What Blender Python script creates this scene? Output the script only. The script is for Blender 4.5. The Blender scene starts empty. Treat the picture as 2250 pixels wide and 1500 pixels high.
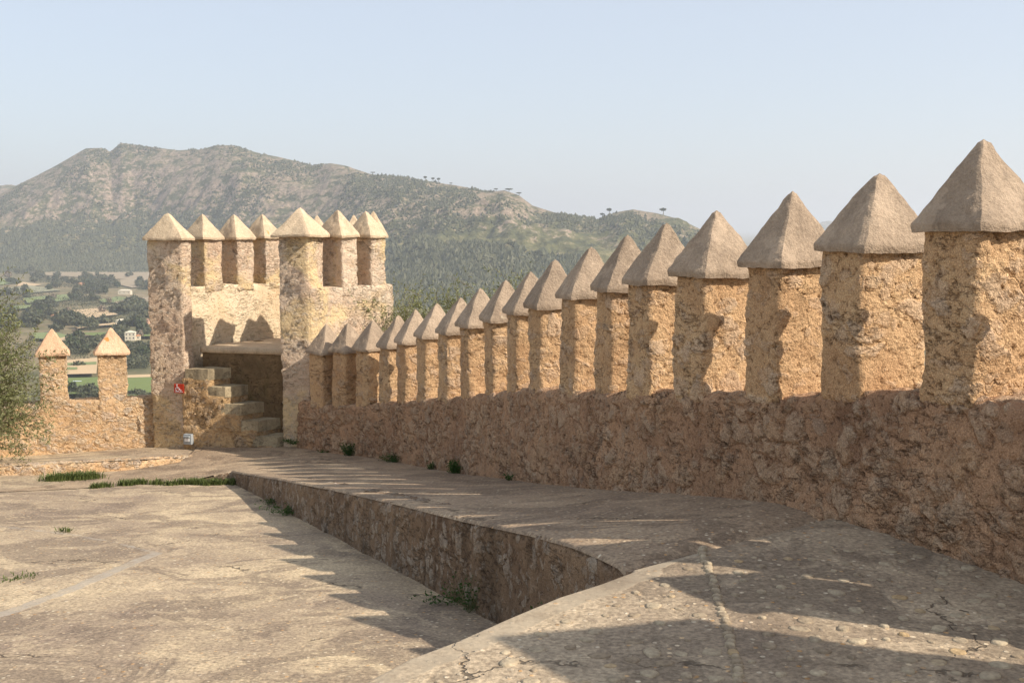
import bpy, bmesh, math, random
import numpy as np
from mathutils import Vector, Matrix
R = math.radians
scene = bpy.context.scene
col = scene.collection
random.seed(7)

# ------------------------------------------------------------------ camera
FPX, PITCH, EYE = 2500.0, math.atan(250 / 2500.0), 1.64
cam_d = bpy.data.cameras.new('camera'); cam = bpy.data.objects.new('camera', cam_d); col.objects.link(cam)
cam_d.sensor_width = 36.0; cam_d.lens = FPX / 2250 * 36.0
cam_d.clip_start = 0.1; cam_d.clip_end = 60000
cam.location = (0, 0, EYE); cam.rotation_euler = (math.pi / 2 - PITCH, 0, 0)
scene.camera = cam

# ------------------------------------------------------------------ light
SUN_AZ, SUN_EL = R(21.0), R(38.5)
tosun = Vector((math.cos(SUN_AZ) * math.cos(SUN_EL), -math.sin(SUN_AZ) * math.cos(SUN_EL), math.sin(SUN_EL)))
w = bpy.data.worlds.new('World'); scene.world = w; w.use_nodes = True
wn = w.node_tree; bg = wn.nodes['Background']
sky = wn.nodes.new('ShaderNodeTexSky'); sky.sky_type = 'NISHITA'; sky.sun_disc = False
sky.sun_elevation = SUN_EL; sky.sun_rotation = math.atan2(tosun.x, tosun.y)
sky.air_density = 1.0; sky.dust_density = 1.4; sky.ozone_density = 1.5; sky.altitude = 100
veil = wn.nodes.new('ShaderNodeMix'); veil.data_type = 'RGBA'; veil.inputs[0].default_value = 0.55; veil.inputs[7].default_value = (5.5, 5.85, 6.5, 1)   # thin even cloud veil
wn.links.new(sky.outputs[0], veil.inputs[6]); wn.links.new(veil.outputs[2], bg.inputs[0]); bg.inputs[1].default_value = 0.115
sd = bpy.data.lights.new('sun', 'SUN'); sun = bpy.data.objects.new('sun', sd); col.objects.link(sun)
sd.energy = 4.7; sd.angle = R(0.55); sd.color = (1.0, 0.91, 0.80)
sun.rotation_euler = (-tosun).to_track_quat('-Z', 'Y').to_euler()
scene.view_settings.view_transform = 'Standard'; scene.view_settings.look = 'None'
scene.view_settings.exposure = 0.43; scene.view_settings.gamma = 1.0
scene.render.engine = 'CYCLES'
scene.cycles.volume_bounces = 1

# ------------------------------------------------------------------ helpers
def P(u, v, D):
    """point seen at photo pixel (u, v) at a forward distance of D metres"""
    x = (u - 1125) / FPX; y = -(v - 750) / FPX
    dy = math.cos(PITCH) + y * math.sin(PITCH); dz = -math.sin(PITCH) + y * math.cos(PITCH)
    s = D / dy
    return Vector((x * s, D, EYE + dz * s))
def Pz(u, v, z):
    y = -(v - 750) / FPX
    dy = math.cos(PITCH) + y * math.sin(PITCH); dz = -math.sin(PITCH) + y * math.cos(PITCH)
    return P(u, v, (z - EYE) / dz * dy)
def _hash(i, j, k, seed):
    h = (i * 374761393 + j * 668265263 + k * 2147483647 + seed * 974634777) & 0xffffffff
    h = ((h ^ (h >> 13)) * 1274126177) & 0xffffffff
    return ((h ^ (h >> 16)) & 0xffff) / 65535.0
def vnoise(p, seed=0):
    p = np.asarray(p, dtype=np.float64)
    i = np.floor(p).astype(np.int64); f = p - i; f = f * f * (3 - 2 * f)
    out = 0
    for a in (0, 1):
        wa = f[:, 0] if a else 1 - f[:, 0]
        for b in (0, 1):
            wb = f[:, 1] if b else 1 - f[:, 1]
            for c in (0, 1):
                wc = f[:, 2] if c else 1 - f[:, 2]
                out = out + wa * wb * wc * _hash(i[:, 0] + a, i[:, 1] + b, i[:, 2] + c, seed)
    return out * 2 - 1
def fbm(p, scale=1.0, octv=4, seed=0, gain=0.5):
    p = np.asarray(p) * scale; s = 0; a = 1; t = 0
    for o in range(octv):
        s = s + a * vnoise(p + o * 17.3, seed + o); t += a; a *= gain; p = p * 2.03
    return s / t
def warp(p, amp, scale, seed=0, octv=3):
    p = np.asarray(p)
    return p + amp * np.stack([fbm(p, scale, octv, seed + 11 * k) for k in range(3)], 1)

def tag(o, label=None, cat=None, group=None, kind=None):
    if label: o['label'] = label
    if cat: o['category'] = cat
    if group: o['group'] = group
    if kind: o['kind'] = kind
    return o
def empty(name, loc=(0, 0, 0), rz=0):
    o = bpy.data.objects.new(name, None); col.objects.link(o); o.location = loc; o.rotation_euler = (0, 0, rz)
    o.empty_display_size = 0.3
    return o
def meshobj(name, V, F, mats, parent=None, smooth=True, midx=None, recalc=False, attrs=None):
    me = bpy.data.meshes.new(name)
    V = np.asarray(V, dtype=np.float32)
    if isinstance(F, np.ndarray) and F.ndim == 2:
        n, k = F.shape
        me.vertices.add(len(V)); me.vertices.foreach_set('co', V.ravel())
        me.loops.add(n * k); me.loops.foreach_set('vertex_index', F.astype(np.int32).ravel())
        me.polygons.add(n); me.polygons.foreach_set('loop_start', np.arange(n, dtype=np.int32) * k)
        me.polygons.foreach_set('loop_total', np.full(n, k, dtype=np.int32))
    else:
        me.from_pydata([tuple(map(float, v)) for v in V], [], [tuple(int(i) for i in f) for f in F])
    if not isinstance(mats, (list, tuple)): mats = [mats]
    for m in mats: me.materials.append(m)
    if midx is not None: me.polygons.foreach_set('material_index', np.asarray(midx, dtype=np.int32))
    me.update(calc_edges=True)
    if recalc:
        bm = bmesh.new(); bm.from_mesh(me); bmesh.ops.recalc_face_normals(bm, faces=bm.faces); bm.to_mesh(me); bm.free()
    me.polygons.foreach_set('use_smooth', np.full(len(me.polygons), smooth))
    if attrs:
        for k, a in attrs.items():
            at = me.attributes.new(k, 'FLOAT', 'POINT'); at.data.foreach_set('value', np.asarray(a, dtype=np.float32))
    if name in ('cap', 'step', 'platform'): me.set_sharp_from_angle(angle=R(38))
    me.update()
    o = bpy.data.objects.new(name, me); col.objects.link(o)
    if parent is not None: o.parent = parent
    return o
def lattice(nx, ny, nz, f):
    """surface of a subdivided box; f maps arrays s, t, u in 0..1 to xyz"""
    m = np.zeros((nx + 1, ny + 1, nz + 1), bool)
    m[0] = m[-1] = True; m[:, 0] = m[:, -1] = True; m[:, :, 0] = m[:, :, -1] = True
    idx = -np.ones(m.shape, dtype=np.int64); idx[m] = np.arange(m.sum())
    I, J, K = np.nonzero(m)
    V = f(I / nx, J / ny, K / nz)
    Fs = []
    def q(g, flip):
        a, b, c, d = g[:-1, :-1], g[1:, :-1], g[1:, 1:], g[:-1, 1:]
        st = (a, d, c, b) if flip else (a, b, c, d)
        Fs.append(np.stack([x.ravel() for x in st], 1))
    q(idx[:, :, 0], True); q(idx[:, :, -1], False)
    q(idx[:, 0, :], False); q(idx[:, -1, :], True)
    q(idx[0], True); q(idx[-1], False)
    return V, np.concatenate(Fs)
def grid(nx, ny, f):
    s, t = np.meshgrid(np.arange(nx + 1) / nx, np.arange(ny + 1) / ny, indexing='ij')
    V = f(s.ravel(), t.ravel()); g = np.arange((nx + 1) * (ny + 1)).reshape(nx + 1, ny + 1)
    F = np.stack([g[:-1, :-1].ravel(), g[1:, :-1].ravel(), g[1:, 1:].ravel(), g[:-1, 1:].ravel()], 1)
    return V, F
def roundbox(p, half, r):
    half = np.asarray(half); qq = np.clip(p, -(half - r), half - r); d = p - qq
    L = np.linalg.norm(d, axis=1, keepdims=True); Lm = np.abs(d).max(1, keepdims=True)
    return qq + d * np.where(L > 1e-9, Lm / np.maximum(L, 1e-9), 1)

# ------------------------------------------------------------------ materials
class NT:
    def __init__(s, name):
        s.m = bpy.data.materials.new(name); s.m.use_nodes = True; s.t = s.m.node_tree
        s.b = s.t.nodes['Principled BSDF']; s.out = s.t.nodes['Material Output']
        s.b.inputs['Roughness'].default_value = 0.92
        s.b.inputs['Specular IOR Level'].default_value = 0.2
    def n(s, typ, out=0, props=None, **inp):
        nd = s.t.nodes.new('ShaderNode' + typ)
        for k, v in (props or {}).items(): setattr(nd, k, v)
        for k, v in inp.items():
            key = k.replace('_', ' ') if not k.startswith('i') or not k[1:].isdigit() else int(k[1:])
            s.set(nd.inputs[key], v)
        return nd.outputs[out]
    def set(s, sock, v):
        if isinstance(v, bpy.types.NodeSocket): s.t.links.new(v, sock)
        else:
            if isinstance(v, (tuple, list)) and len(v) == 3 and sock.type == 'RGBA': v = (*v, 1)
            sock.default_value = v
    def pos(s): return s.n('NewGeometry', 'Position')
    def noise(s, vec, scale, detail=4, rough=0.55, dist=0.0, out=0):
        return s.n('TexNoise', out, Vector=vec, Scale=scale, Detail=detail, Roughness=rough, Distortion=dist)
    def math(s, op, a, b=0.0, c=None, clamp=False):
        kw = dict(i0=a, i1=b)
        if c is not None: kw['i2'] = c
        return s.n('Math', 0, {'operation': op, 'use_clamp': clamp}, **kw)
    def vmath(s, op, a, b): return s.n('VectorMath', 0, {'operation': op}, i0=a, i1=b)
    def step(s, v, lo, hi, a=0.0, b=1.0):
        return s.n('MapRange', 0, {'interpolation_type': 'SMOOTHSTEP'}, Value=v, From_Min=lo, From_Max=hi, To_Min=a, To_Max=b)
    def mix(s, f, a, b, bt='MIX'):
        nd = s.t.nodes.new('ShaderNodeMix'); nd.data_type = 'RGBA'; nd.blend_type = bt
        s.set(nd.inputs[0], f); s.set(nd.inputs[6], a); s.set(nd.inputs[7], b); return nd.outputs[2]
    def ramp(s, f, stops, interp='LINEAR'):
        nd = s.t.nodes.new('ShaderNodeValToRGB'); s.t.links.new(f, nd.inputs[0]); cr = nd.color_ramp; cr.interpolation = interp
        while len(cr.elements) < len(stops): cr.elements.new(0.5)
        for e, (p_, c) in zip(cr.elements, stops): e.position = p_; e.color = (*c, 1)
        return nd.outputs[0]
    def scalev(s, v, sc): return s.vmath('MULTIPLY', v, sc)
    def attr(s, name): return s.n('Attribute', 'Fac', {'attribute_name': name})
    def done(s, color, height=None, dscale=0.03, mid=0.5, both=True):
        s.set(s.b.inputs['Base Color'], color)
        if height is not None:
            d = s.n('Displacement', 0, Height=height, Midlevel=mid, Scale=dscale)
            s.t.links.new(d, s.out.inputs['Displacement'])
            s.m.displacement_method = 'BOTH' if both else 'BUMP'
        return s.m

def hexc(h, k=1.0):
    c = [int(h[i:i + 2], 16) / 255 for i in (0, 2, 4)]
    return tuple((x / 12.92 if x <= 0.04045 else ((x + 0.055) / 1.055) ** 2.4) * k for x in c)

def rubble(name, mortar, mortar2, stones, scale=6.0, thr=0.45, disp=0.03, grain=0.12, rough_amp=0.5, stone_h=0.45, squash=(1, 1, 1.4), pits=0.35, streak=None, patch=None, smix=0.7, gd=0.22):
    s = NT(name); p = s.pos()
    wv = s.n('TexNoise', 'Color', Vector=p, Scale=4.0, Detail=3)
    wp = s.vmath('ADD', p, s.scalev(s.vmath('SUBTRACT', wv, (0.5, 0.5, 0.5)), (0.16, 0.16, 0.16)))
    wv2 = s.n('TexNoise', 'Color', Vector=p, Scale=16.0, Detail=4, Roughness=0.65)
    wp = s.vmath('ADD', wp, s.scalev(s.vmath('SUBTRACT', wv2, (0.5, 0.5, 0.5)), (0.07, 0.07, 0.07)))
    sp = s.scalev(wp, squash)
    edge = s.n('TexVoronoi', 'Distance', {'feature': 'DISTANCE_TO_EDGE'}, Vector=sp, Scale=scale)
    cellc = s.n('TexVoronoi', 'Color', {'feature': 'F1'}, Vector=sp, Scale=scale)
    sep = s.t.nodes.new('ShaderNodeSeparateColor'); s.t.links.new(cellc, sep.inputs[0])
    n1 = s.noise(p, 1.3, 5); n2 = s.noise(p, 7, 6, 0.62); n3 = s.noise(p, 28, 5, 0.6); n4 = s.noise(p, 130, 3, 0.6)
    e2_ = s.n('TexVoronoi', 'Distance', {'feature': 'DISTANCE_TO_EDGE'}, Vector=sp, Scale=scale * 2.3)
    c2_ = s.n('TexVoronoi', 'Color', {'feature': 'F1'}, Vector=sp, Scale=scale * 2.3)
    sep2 = s.t.nodes.new('ShaderNodeSeparateColor'); s.t.links.new(c2_, sep2.inputs[0])
    mask2 = s.math('MULTIPLY', s.step(e2_, 0.03, 0.12), s.step(sep2.outputs[0], thr + 0.05, thr + 0.1))
    lay = s.noise(s.scalev(p, (1.0, 1.0, 3.2)), 4.5, 6, 0.62, 0.5)
    fis = s.math('MULTIPLY', s.step(s.math('ABSOLUTE', s.math('SUBTRACT', lay, 0.5)), 0.003, 0.016, 1.0, 0.0), s.step(s.noise(p, 2.6, 3), 0.49, 0.56))
    body = s.step(edge, 0.02, 0.13)
    expo = s.step(s.math('ADD', sep.outputs[0], s.math('MULTIPLY', s.math('SUBTRACT', n1, 0.5), 0.9)), thr, thr + 0.06)
    mask = s.math('MULTIPLY', s.math('MULTIPLY', body, expo), s.step(n2, 0.36, 0.5))
    mcol = s.ramp(s.math('ADD', s.math('MULTIPLY', n1, 0.65), s.math('MULTIPLY', n2, 0.4)), [(0.36, mortar2), (0.62, mortar)])
    if patch: mcol = s.mix(s.step(s.noise(p, 1.1, 4, dist=0.6), 0.52, 0.62), mcol, patch)
    st = s.ramp(sep.outputs[1], [(i / max(1, len(stones) - 1), c) for i, c in enumerate(stones)])
    st = s.mix(0.35, st, s.ramp(n3, [(0.3, tuple(x * 0.6 for x in stones[0])), (0.7, tuple(min(1, x * 1.3) for x in stones[-1]))]))
    c = s.mix(s.math('MULTIPLY', mask, smix), mcol, st)
    c = s.mix(s.math('MULTIPLY', mask2, smix * 0.7), c, s.ramp(sep2.outputs[1], [(i / max(1, len(stones) - 1), tuple(x * 0.92 for x in q_)) for i, q_ in enumerate(stones[::-1])]))
    c = s.mix(s.math('MULTIPLY', fis, 0.6), c, tuple(x * 0.4 for x in mortar2))
    # grain and pits: sand and grit in the mortar, shade of the pits painted in darker
    c = s.mix(grain * 2.2, c, s.ramp(n4, [(0.3, (0.25, 0.2, 0.15)), (0.5, (0.5, 0.5, 0.5)), (0.72, (0.95, 0.93, 0.9))]), 'OVERLAY')
    pit = s.step(n3, 0.30, 0.42, 1.0, 0.0)
    c = s.mix(s.math('MULTIPLY', pit, pits), c, tuple(x * 0.45 for x in mortar2))
    c = s.mix(s.math('MULTIPLY', s.step(s.noise(p, 14, 5, 0.65), 0.30, 0.45, 1.0, 0.0), pits * 0.55), c, tuple(x * 0.5 for x in mortar2))
    if streak:
        sn = s.noise(s.scalev(p, (1.0, 1.0, 0.22)), 3.0, 5, 0.6)
        c = s.mix(s.math('MULTIPLY', s.step(sn, 0.5, 0.68), 0.6), c, streak)
    groove = s.math('MULTIPLY', s.step(edge, 0.0, 0.05, 1.0, 0.0), expo)
    h = s.math('MULTIPLY', n2, rough_amp)
    h = s.math('ADD', h, s.math('MULTIPLY', mask, stone_h * 0.5))
    h = s.math('ADD', h, s.math('MULTIPLY', n3, 0.28))
    h = s.math('SUBTRACT', h, s.math('MULTIPLY', groove, gd))
    h = s.math('SUBTRACT', h, s.math('MULTIPLY', pit, 0.22))
    h = s.math('SUBTRACT', h, s.math('MULTIPLY', fis, 0.4))
    h = s.math('ADD', h, s.math('MULTIPLY', mask2, 0.16))
    h = s.math('ADD', h, s.math('MULTIPLY', n4, 0.14))
    return s.done(c, h, disp, 0.5)

M = {}
M['wall'] = rubble('rubble_wall', hexc('b59170'), hexc('876850'), [hexc('b39678'), hexc('b3a088'), hexc('a8845f'), hexc('948a7a'), hexc('bda588')], 4.8, 0.42, 0.055, 0.25, 0.6, 0.5, (1, 1, 1.2), 0.5, smix=0.5, gd=0.28)
M['merlon'] = rubble('merlon_render', hexc('c7a67e'), hexc('ad8964'), [hexc('cdb49a'), hexc('b39b84'), hexc('a89a88')], 4.6, 0.70, 0.05, 0.3, 0.65, 0.35, (1, 1, 1.5), 0.45, smix=0.45, gd=0.12)
M['tower'] = rubble('tower_render', hexc('d2bca2'), hexc('ba9e84'), [hexc('c9bba4'), hexc('b5a792'), hexc('c4a27c'), hexc('a79e90')], 7.0, 0.58, 0.045, 0.18, 0.75, 0.3, (1, 1, 2.2), 0.35, patch=hexc('d0b68c'), smix=0.55, gd=0.12)
M['inner'] = rubble('tower_inner', hexc('dac5a6'), hexc('c9ae8a'), [hexc('cdc0a2'), hexc('c6b08a')], 7.0, 0.7, 0.03, 0.16, 0.6, 0.25, (1, 1, 1.4), 0.22, smix=0.5, gd=0.08)
M['parapet'] = rubble('parapet_stone', hexc('d6b68e'), hexc('c29e76'), [hexc('b8ac9a'), hexc('cdba9a'), hexc('c4a484'), hexc('aba69e')], 5.2, 0.42, 0.055, 0.15, 0.6, 0.35, (1, 1, 1.8), 0.25, smix=0.65, gd=0.2)
M['stair'] = rubble('stair_rubble', hexc('c3a47a'), hexc('a07f58'), [hexc('a8947a'), hexc('8f857a'), hexc('b09068')], 4.8, 0.5, 0.05, 0.2, 0.7, 0.35, (1, 1, 1.3), 0.35, smix=0.6, gd=0.18)
M['tread'] = rubble('mossy_step', hexc('b8a888'), hexc('8c7c62'), [hexc('a0947c'), hexc('847a68')], 8.0, 0.8, 0.02, 0.2, 0.6, 0.2, (1, 1, 1), 0.4, streak=hexc('5a5142'), smix=0.4)
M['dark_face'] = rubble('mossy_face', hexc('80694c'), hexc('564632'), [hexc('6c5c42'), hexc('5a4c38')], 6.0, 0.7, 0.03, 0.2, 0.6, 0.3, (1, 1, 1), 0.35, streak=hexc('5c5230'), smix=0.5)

M['tread'].displacement_method = M['dark_face'].displacement_method = 'BUMP'
def cap_mat(name, c1, c2):
    s = NT(name); p = s.pos()
    n1 = s.noise(p, 2.2, 5); n3 = s.noise(p, 45, 4, 0.65); n4 = s.noise(p, 150, 3, 0.6)
    c = s.ramp(n1, [(0.35, c1), (0.65, c2)])
    c = s.mix(0.42, c, s.ramp(s.math('ADD', s.math('MULTIPLY', n3, 0.5), s.math('MULTIPLY', n4, 0.5)), [(0.36, (0.2, 0.18, 0.15)), (0.5, (0.5, 0.5, 0.5)), (0.66, (0.9, 0.88, 0.85))]), 'OVERLAY')
    rnd = s.n('ObjectInfo', 'Random')
    c = s.mix(s.math('MULTIPLY', rnd, 0.28), c, tuple(x * 0.62 for x in c1))
    stn = s.step(s.noise(s.scalev(s.vmath('ADD', p, (1.7, 5.1, 0.0)), (1, 1, 0.3)), 6.0, 5, 0.65), 0.5, 0.66)
    c = s.mix(s.math('MULTIPLY', stn, 0.4), c, tuple(x * 0.58 for x in c1))
    c = s.mix(s.math('MULTIPLY', s.step(s.noise(s.vmath('ADD', p, (9.7, 2.1, 3.0)), 3.2, 6, 0.7), 0.54, 0.60), 0.35), c, tuple(min(1, x * 1.3) for x in c2))
    li = s.step(s.noise(p, 5.5, 4, 0.6), 0.67, 0.74)
    c = s.mix(s.math('MULTIPLY', li, 0.55), c, hexc('d8c8a8'))
    og = s.step(s.noise(s.vmath('ADD', p, (7.3, 1.2, 4.4)), 4.2, 3, 0.5), 0.735, 0.765)
    c = s.mix(s.math('MULTIPLY', og, 0.8), c, hexc('c08030'))
    h = s.math('ADD', s.math('MULTIPLY', s.noise(p, 9, 3), 0.4), s.math('ADD', s.math('MULTIPLY', n3, 0.45), s.math('MULTIPLY', n4, 0.15)))
    return s.done(c, h, 0.03, 0.5, False)
M['cap'] = cap_mat('cap_mortar', hexc('988570'), hexc('b19c84'))
M['cap_pale'] = cap_mat('cap_mortar_pale', hexc('c0a98c'), hexc('cfb898'))
M['cap_warm'] = cap_mat('cap_mortar_warm', hexc('cfa987'), hexc('dcba98'))

def concrete(name, light, dark, kerb=None, terrace=False):
    s = NT(name); p = s.pos()
    n0 = s.noise(p, 0.45, 5, 0.6, 0.3); n1 = s.noise(p, 1.7, 6, 0.62, 0.5); n2 = s.noise(p, 9, 5, 0.6); n3 = s.noise(p, 45, 4, 0.65)
    c = s.ramp(s.math('ADD', s.math('MULTIPLY', n0, 0.5), s.math('MULTIPLY', n1, 0.5)), [(0.36, dark), (0.5, tuple((a + b) / 2 for a, b in zip(light, dark))), (0.60, light)])
    # worn skin where the darker aggregate shows
    worn = s.step(s.noise(s.vmath('ADD', p, (3.1, 8.2, 0)), 1.1, 7, 0.68, 0.8), 0.50, 0.56)
    c = s.mix(s.math('MULTIPLY', worn, 0.62), c, tuple(x * 0.72 for x in dark))
    pale = s.step(s.noise(s.vmath('ADD', p, (13.1, 2.2, 0)), 1.6, 7, 0.66, 1.0), 0.56, 0.60)
    c = s.mix(s.math('MULTIPLY', pale, 0.25), c, tuple(min(1, x * 1.35) for x in light))
    agg = s.n('TexVoronoi', 'Distance', {'feature': 'F1'}, Vector=s.scalev(p, (1, 1, 0.2)), Scale=26.0, Randomness=1.0)
    aggc = s.n('TexVoronoi', 'Color', {'feature': 'F1'}, Vector=s.scalev(p, (1, 1, 0.2)), Scale=26.0)
    sp = s.t.nodes.new('ShaderNodeSeparateColor'); s.t.links.new(aggc, sp.inputs[0])
    am = s.math('MULTIPLY', s.step(agg, 0.22, 0.34, 1.0, 0.0), s.step(sp.outputs[0], 0.62, 0.66))
    c = s.mix(s.math('MULTIPLY', am, 0.8), c, s.ramp(sp.outputs[1], [(0, hexc('8d7b66')), (0.5, hexc('d8c9ae')), (1, hexc('b98a50'))]))
    c = s.mix(0.6, c, s.ramp(n3, [(0.33, (0.22, 0.2, 0.18)), (0.5, (0.5, 0.5, 0.5)), (0.68, (0.85, 0.83, 0.8))]), 'OVERLAY')
    gr = s.step(s.noise(p, 18, 6, 0.75), 0.40, 0.47, 1.0, 0.0)
    c = s.mix(s.math('MULTIPLY', gr, 0.35), c, tuple(x * 0.6 for x in dark))
    # cracks
    wv = s.n('TexNoise', 'Color', Vector=p, Scale=1.5, Detail=5, Roughness=0.7)
    wp = s.vmath('ADD', p, s.scalev(s.vmath('SUBTRACT', wv, (0.5, 0.5, 0.5)), (0.9, 0.9, 0.0)))
    ed = s.n('TexVoronoi', 'Distance', {'feature': 'DISTANCE_TO_EDGE'}, Vector=s.scalev(wp, (1, 1, 0.0)), Scale=0.42)
    crack = s.math('MULTIPLY', s.step(ed, 0.0015, 0.006, 1.0, 0.0), s.step(n1, 0.5, 0.56))
    c = s.mix(s.math('MULTIPLY', crack, 0.8), c, tuple(x * 0.35 for x in dark))
    h = s.math('ADD', s.math('MULTIPLY', n2, 0.55), s.math('ADD', s.math('MULTIPLY', n3, 0.25), s.math('MULTIPLY', am, 0.16)))
    h = s.math('SUBTRACT', h, s.math('MULTIPLY', crack, 0.5))
    h = s.math('SUBTRACT', h, s.math('MULTIPLY', worn, 0.12))
    d = s.attr('strip')                               # distance in metres from the mortar strips laid in the floor
    dn = s.math('ADD', d, s.math('MULTIPLY', s.math('SUBTRACT', s.noise(p, 6, 5, 0.7), 0.5), 0.09))
    sm = s.step(dn, -0.006, 0.006, 1.0, 0.0)
    c = s.mix(s.math('MULTIPLY', sm, s.step(n2, 0.3, 0.62, 0.35, 0.8)), c, s.mix(s.noise(p, 5, 4), tuple(x * 0.85 for x in kerb), tuple(x * 1.15 for x in kerb)))
    if terrace:
        og = s.step(s.noise(s.vmath('ADD', p, (5.5, 1, 0)), 7.5, 3, 0.5), 0.71, 0.75)
        c = s.mix(s.math('MULTIPLY', og, 0.4), c, hexc('c48f48'))
        wet = s.step(s.noise(s.vmath('ADD', p, (2.5, 9, 0)), 1.2, 5, 0.6), 0.5, 0.64)
        c = s.mix(s.math('MULTIPLY', wet, 0.35), c, hexc('6a5a48'))
    h = s.math('ADD', s.math('MULTIPLY', h, s.math('SUBTRACT', 1.0, s.math('MULTIPLY', sm, 0.55))), s.math('MULTIPLY', sm, 0.32))
    rg = s.n('MapRange', 0, Value=n1, From_Min=0.3, From_Max=0.7, To_Min=0.75, To_Max=0.95)
    s.t.links.new(rg, s.b.inputs['Roughness'])
    return s.done(c, h, 0.022, 0.5, False)
M['court'] = concrete('courtyard_concrete', hexc('bfab8b'), hexc('8b7a68'), hexc('a29889'))
M['ramp'] = concrete('walkway_concrete', hexc('aa957a'), hexc('85725e'), hexc('a69682'))
M['terrace'] = concrete('terrace_concrete', hexc('b5a388'), hexc('887865'), hexc('a3957f'), True)
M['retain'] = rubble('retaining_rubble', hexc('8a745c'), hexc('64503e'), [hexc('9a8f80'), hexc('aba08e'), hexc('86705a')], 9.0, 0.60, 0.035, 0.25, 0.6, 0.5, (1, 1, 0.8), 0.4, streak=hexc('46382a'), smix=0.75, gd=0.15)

def simple(name, c, rough=0.85, spec=0.2, var=0.0, vs=10, metallic=0):
    s = NT(name); s.b.inputs['Roughness'].default_value = rough; s.b.inputs['Specular IOR Level'].default_value = spec
    s.b.inputs['Metallic'].default_value = metallic
    if var:
        c = s.mix(s.noise(s.pos(), vs, 4), tuple(x * (1 - var) for x in c), tuple(min(1, x * (1 + var)) for x in c))
    return s.done(c)
def leafmat(name, stops, scale=3.0, trans=0.35):
    s = NT(name); p = s.pos()
    rnd = s.n('NewGeometry', 'Random Per Island')
    f = s.math('ADD', s.math('MULTIPLY', rnd, 0.6), s.math('MULTIPLY', s.noise(p, scale, 3), 0.4))
    c = s.ramp(f, stops); s.set(s.b.inputs['Base Color'], c); s.b.inputs['Roughness'].default_value = 0.6
    tr = s.n('BsdfTranslucent', 0, Color=c); ms = s.t.nodes.new('ShaderNodeMixShader'); ms.inputs[0].default_value = trans
    s.t.links.new(s.b.outputs[0], ms.inputs[1]); s.t.links.new(tr, ms.inputs[2]); s.t.links.new(ms.outputs[0], s.out.inputs[0])
    return s.m
M['olive'] = leafmat('olive_leaf', [(0.15, (0.08, 0.095, 0.03)), (0.5, (0.20, 0.21, 0.085)), (0.85, (0.36, 0.36, 0.19))])
M['grass'] = leafmat('grass_blade', [(0.2, (0.055, 0.08, 0.02)), (0.85, (0.19, 0.22, 0.07))])
M['weed'] = leafmat('weed_leaf', [(0.2, (0.025, 0.06, 0.012)), (0.8, (0.075, 0.14, 0.03))])
M['bark'] = simple('bark', (0.16, 0.12, 0.085), var=0.35, vs=14)
M['far_leaf'] = leafmat('distant_foliage', [(0.1, (0.036, 0.043, 0.02)), (0.5, (0.078, 0.082, 0.04)), (0.9, (0.135, 0.128, 0.068))], 0.02, 0.1)
M['pine_leaf'] = leafmat('pine_foliage', [(0.1, (0.03, 0.042, 0.016)), (0.9, (0.075, 0.09, 0.035))], 0.02, 0.1)
M['bare'] = leafmat('bare_twigs', [(0.1, (0.16, 0.12, 0.085)), (0.9, (0.27, 0.21, 0.15))], 0.02, 0.1)

# ------------------------------------------------------------------ heights and outlines
def zc(y): return -0.88 - 0.118 * (y - 7.4)                    # courtyard slopes down away from the camera
def edgeD(u):                                                   # straight edge of the walkway
    return 3.0 / ((u - 1125) / FPX + 0.444)
EDGE = [P(u, v, edgeD(u)) for u, v in ((1384, 1253), (1323, 1222), (1260, 1196), (1171, 1171), (1019, 1139.5), (880, 1105), (733, 1073), (620, 1052), (508, 1034))]
MER = [  # apex u, apex v, forward distance, sill v
 (2170, 308, 5.75, 877), (1927, 378, 6.50, 873), (1743, 423, 7.20, 876), (1577, 463, 7.90, 876), (1462, 490, 8.60, 870), (1380, 517, 9.35, 866),
 (1297, 542, 10.1, 866), (1222, 570, 10.95, 863), (1168, 594, 11.75, 866), (1113, 614, 12.55, 870), (1058, 632, 13.35, 877), (1008, 652, 14.15, 880),
 (958, 665, 14.95, 884), (912, 680, 15.7, 886), (872, 692, 16.4, 889), (820, 703, 17.0, 893), (768, 708, 17.45, 893), (718, 712, 17.8, 893)]
mc = []
for (u, v, D, sv) in MER:
    a = P(u, v, D); sl = P(u, sv, D - 0.25).z
    mc.append([a.x, a.y, sl, a.z])
near = []
c0 = mc[0]
for k in range(7, 0, -1):
    if k == 3: continue
    kk = 3.65 if k == 4 else k
    near.append([c0[0] + 0.335 * kk, c0[1] - 0.745 * kk, c0[2], c0[3] + (1.05 if k == 4 else 0)])   # one of them is a tall corner pillar
mc = near + mc
NEARN = len(near)
path = np.array([[c0[0] + 0.335 * 8.5, c0[1] - 0.745 * 8.5, c0[2], c0[3]]] + mc + [[-3.25, 18.2, mc[-1][2], mc[-1][3]]])
pl = np.concatenate([[0], np.cumsum(np.linalg.norm(np.diff(path[:, :2], axis=0), axis=1))])
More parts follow.
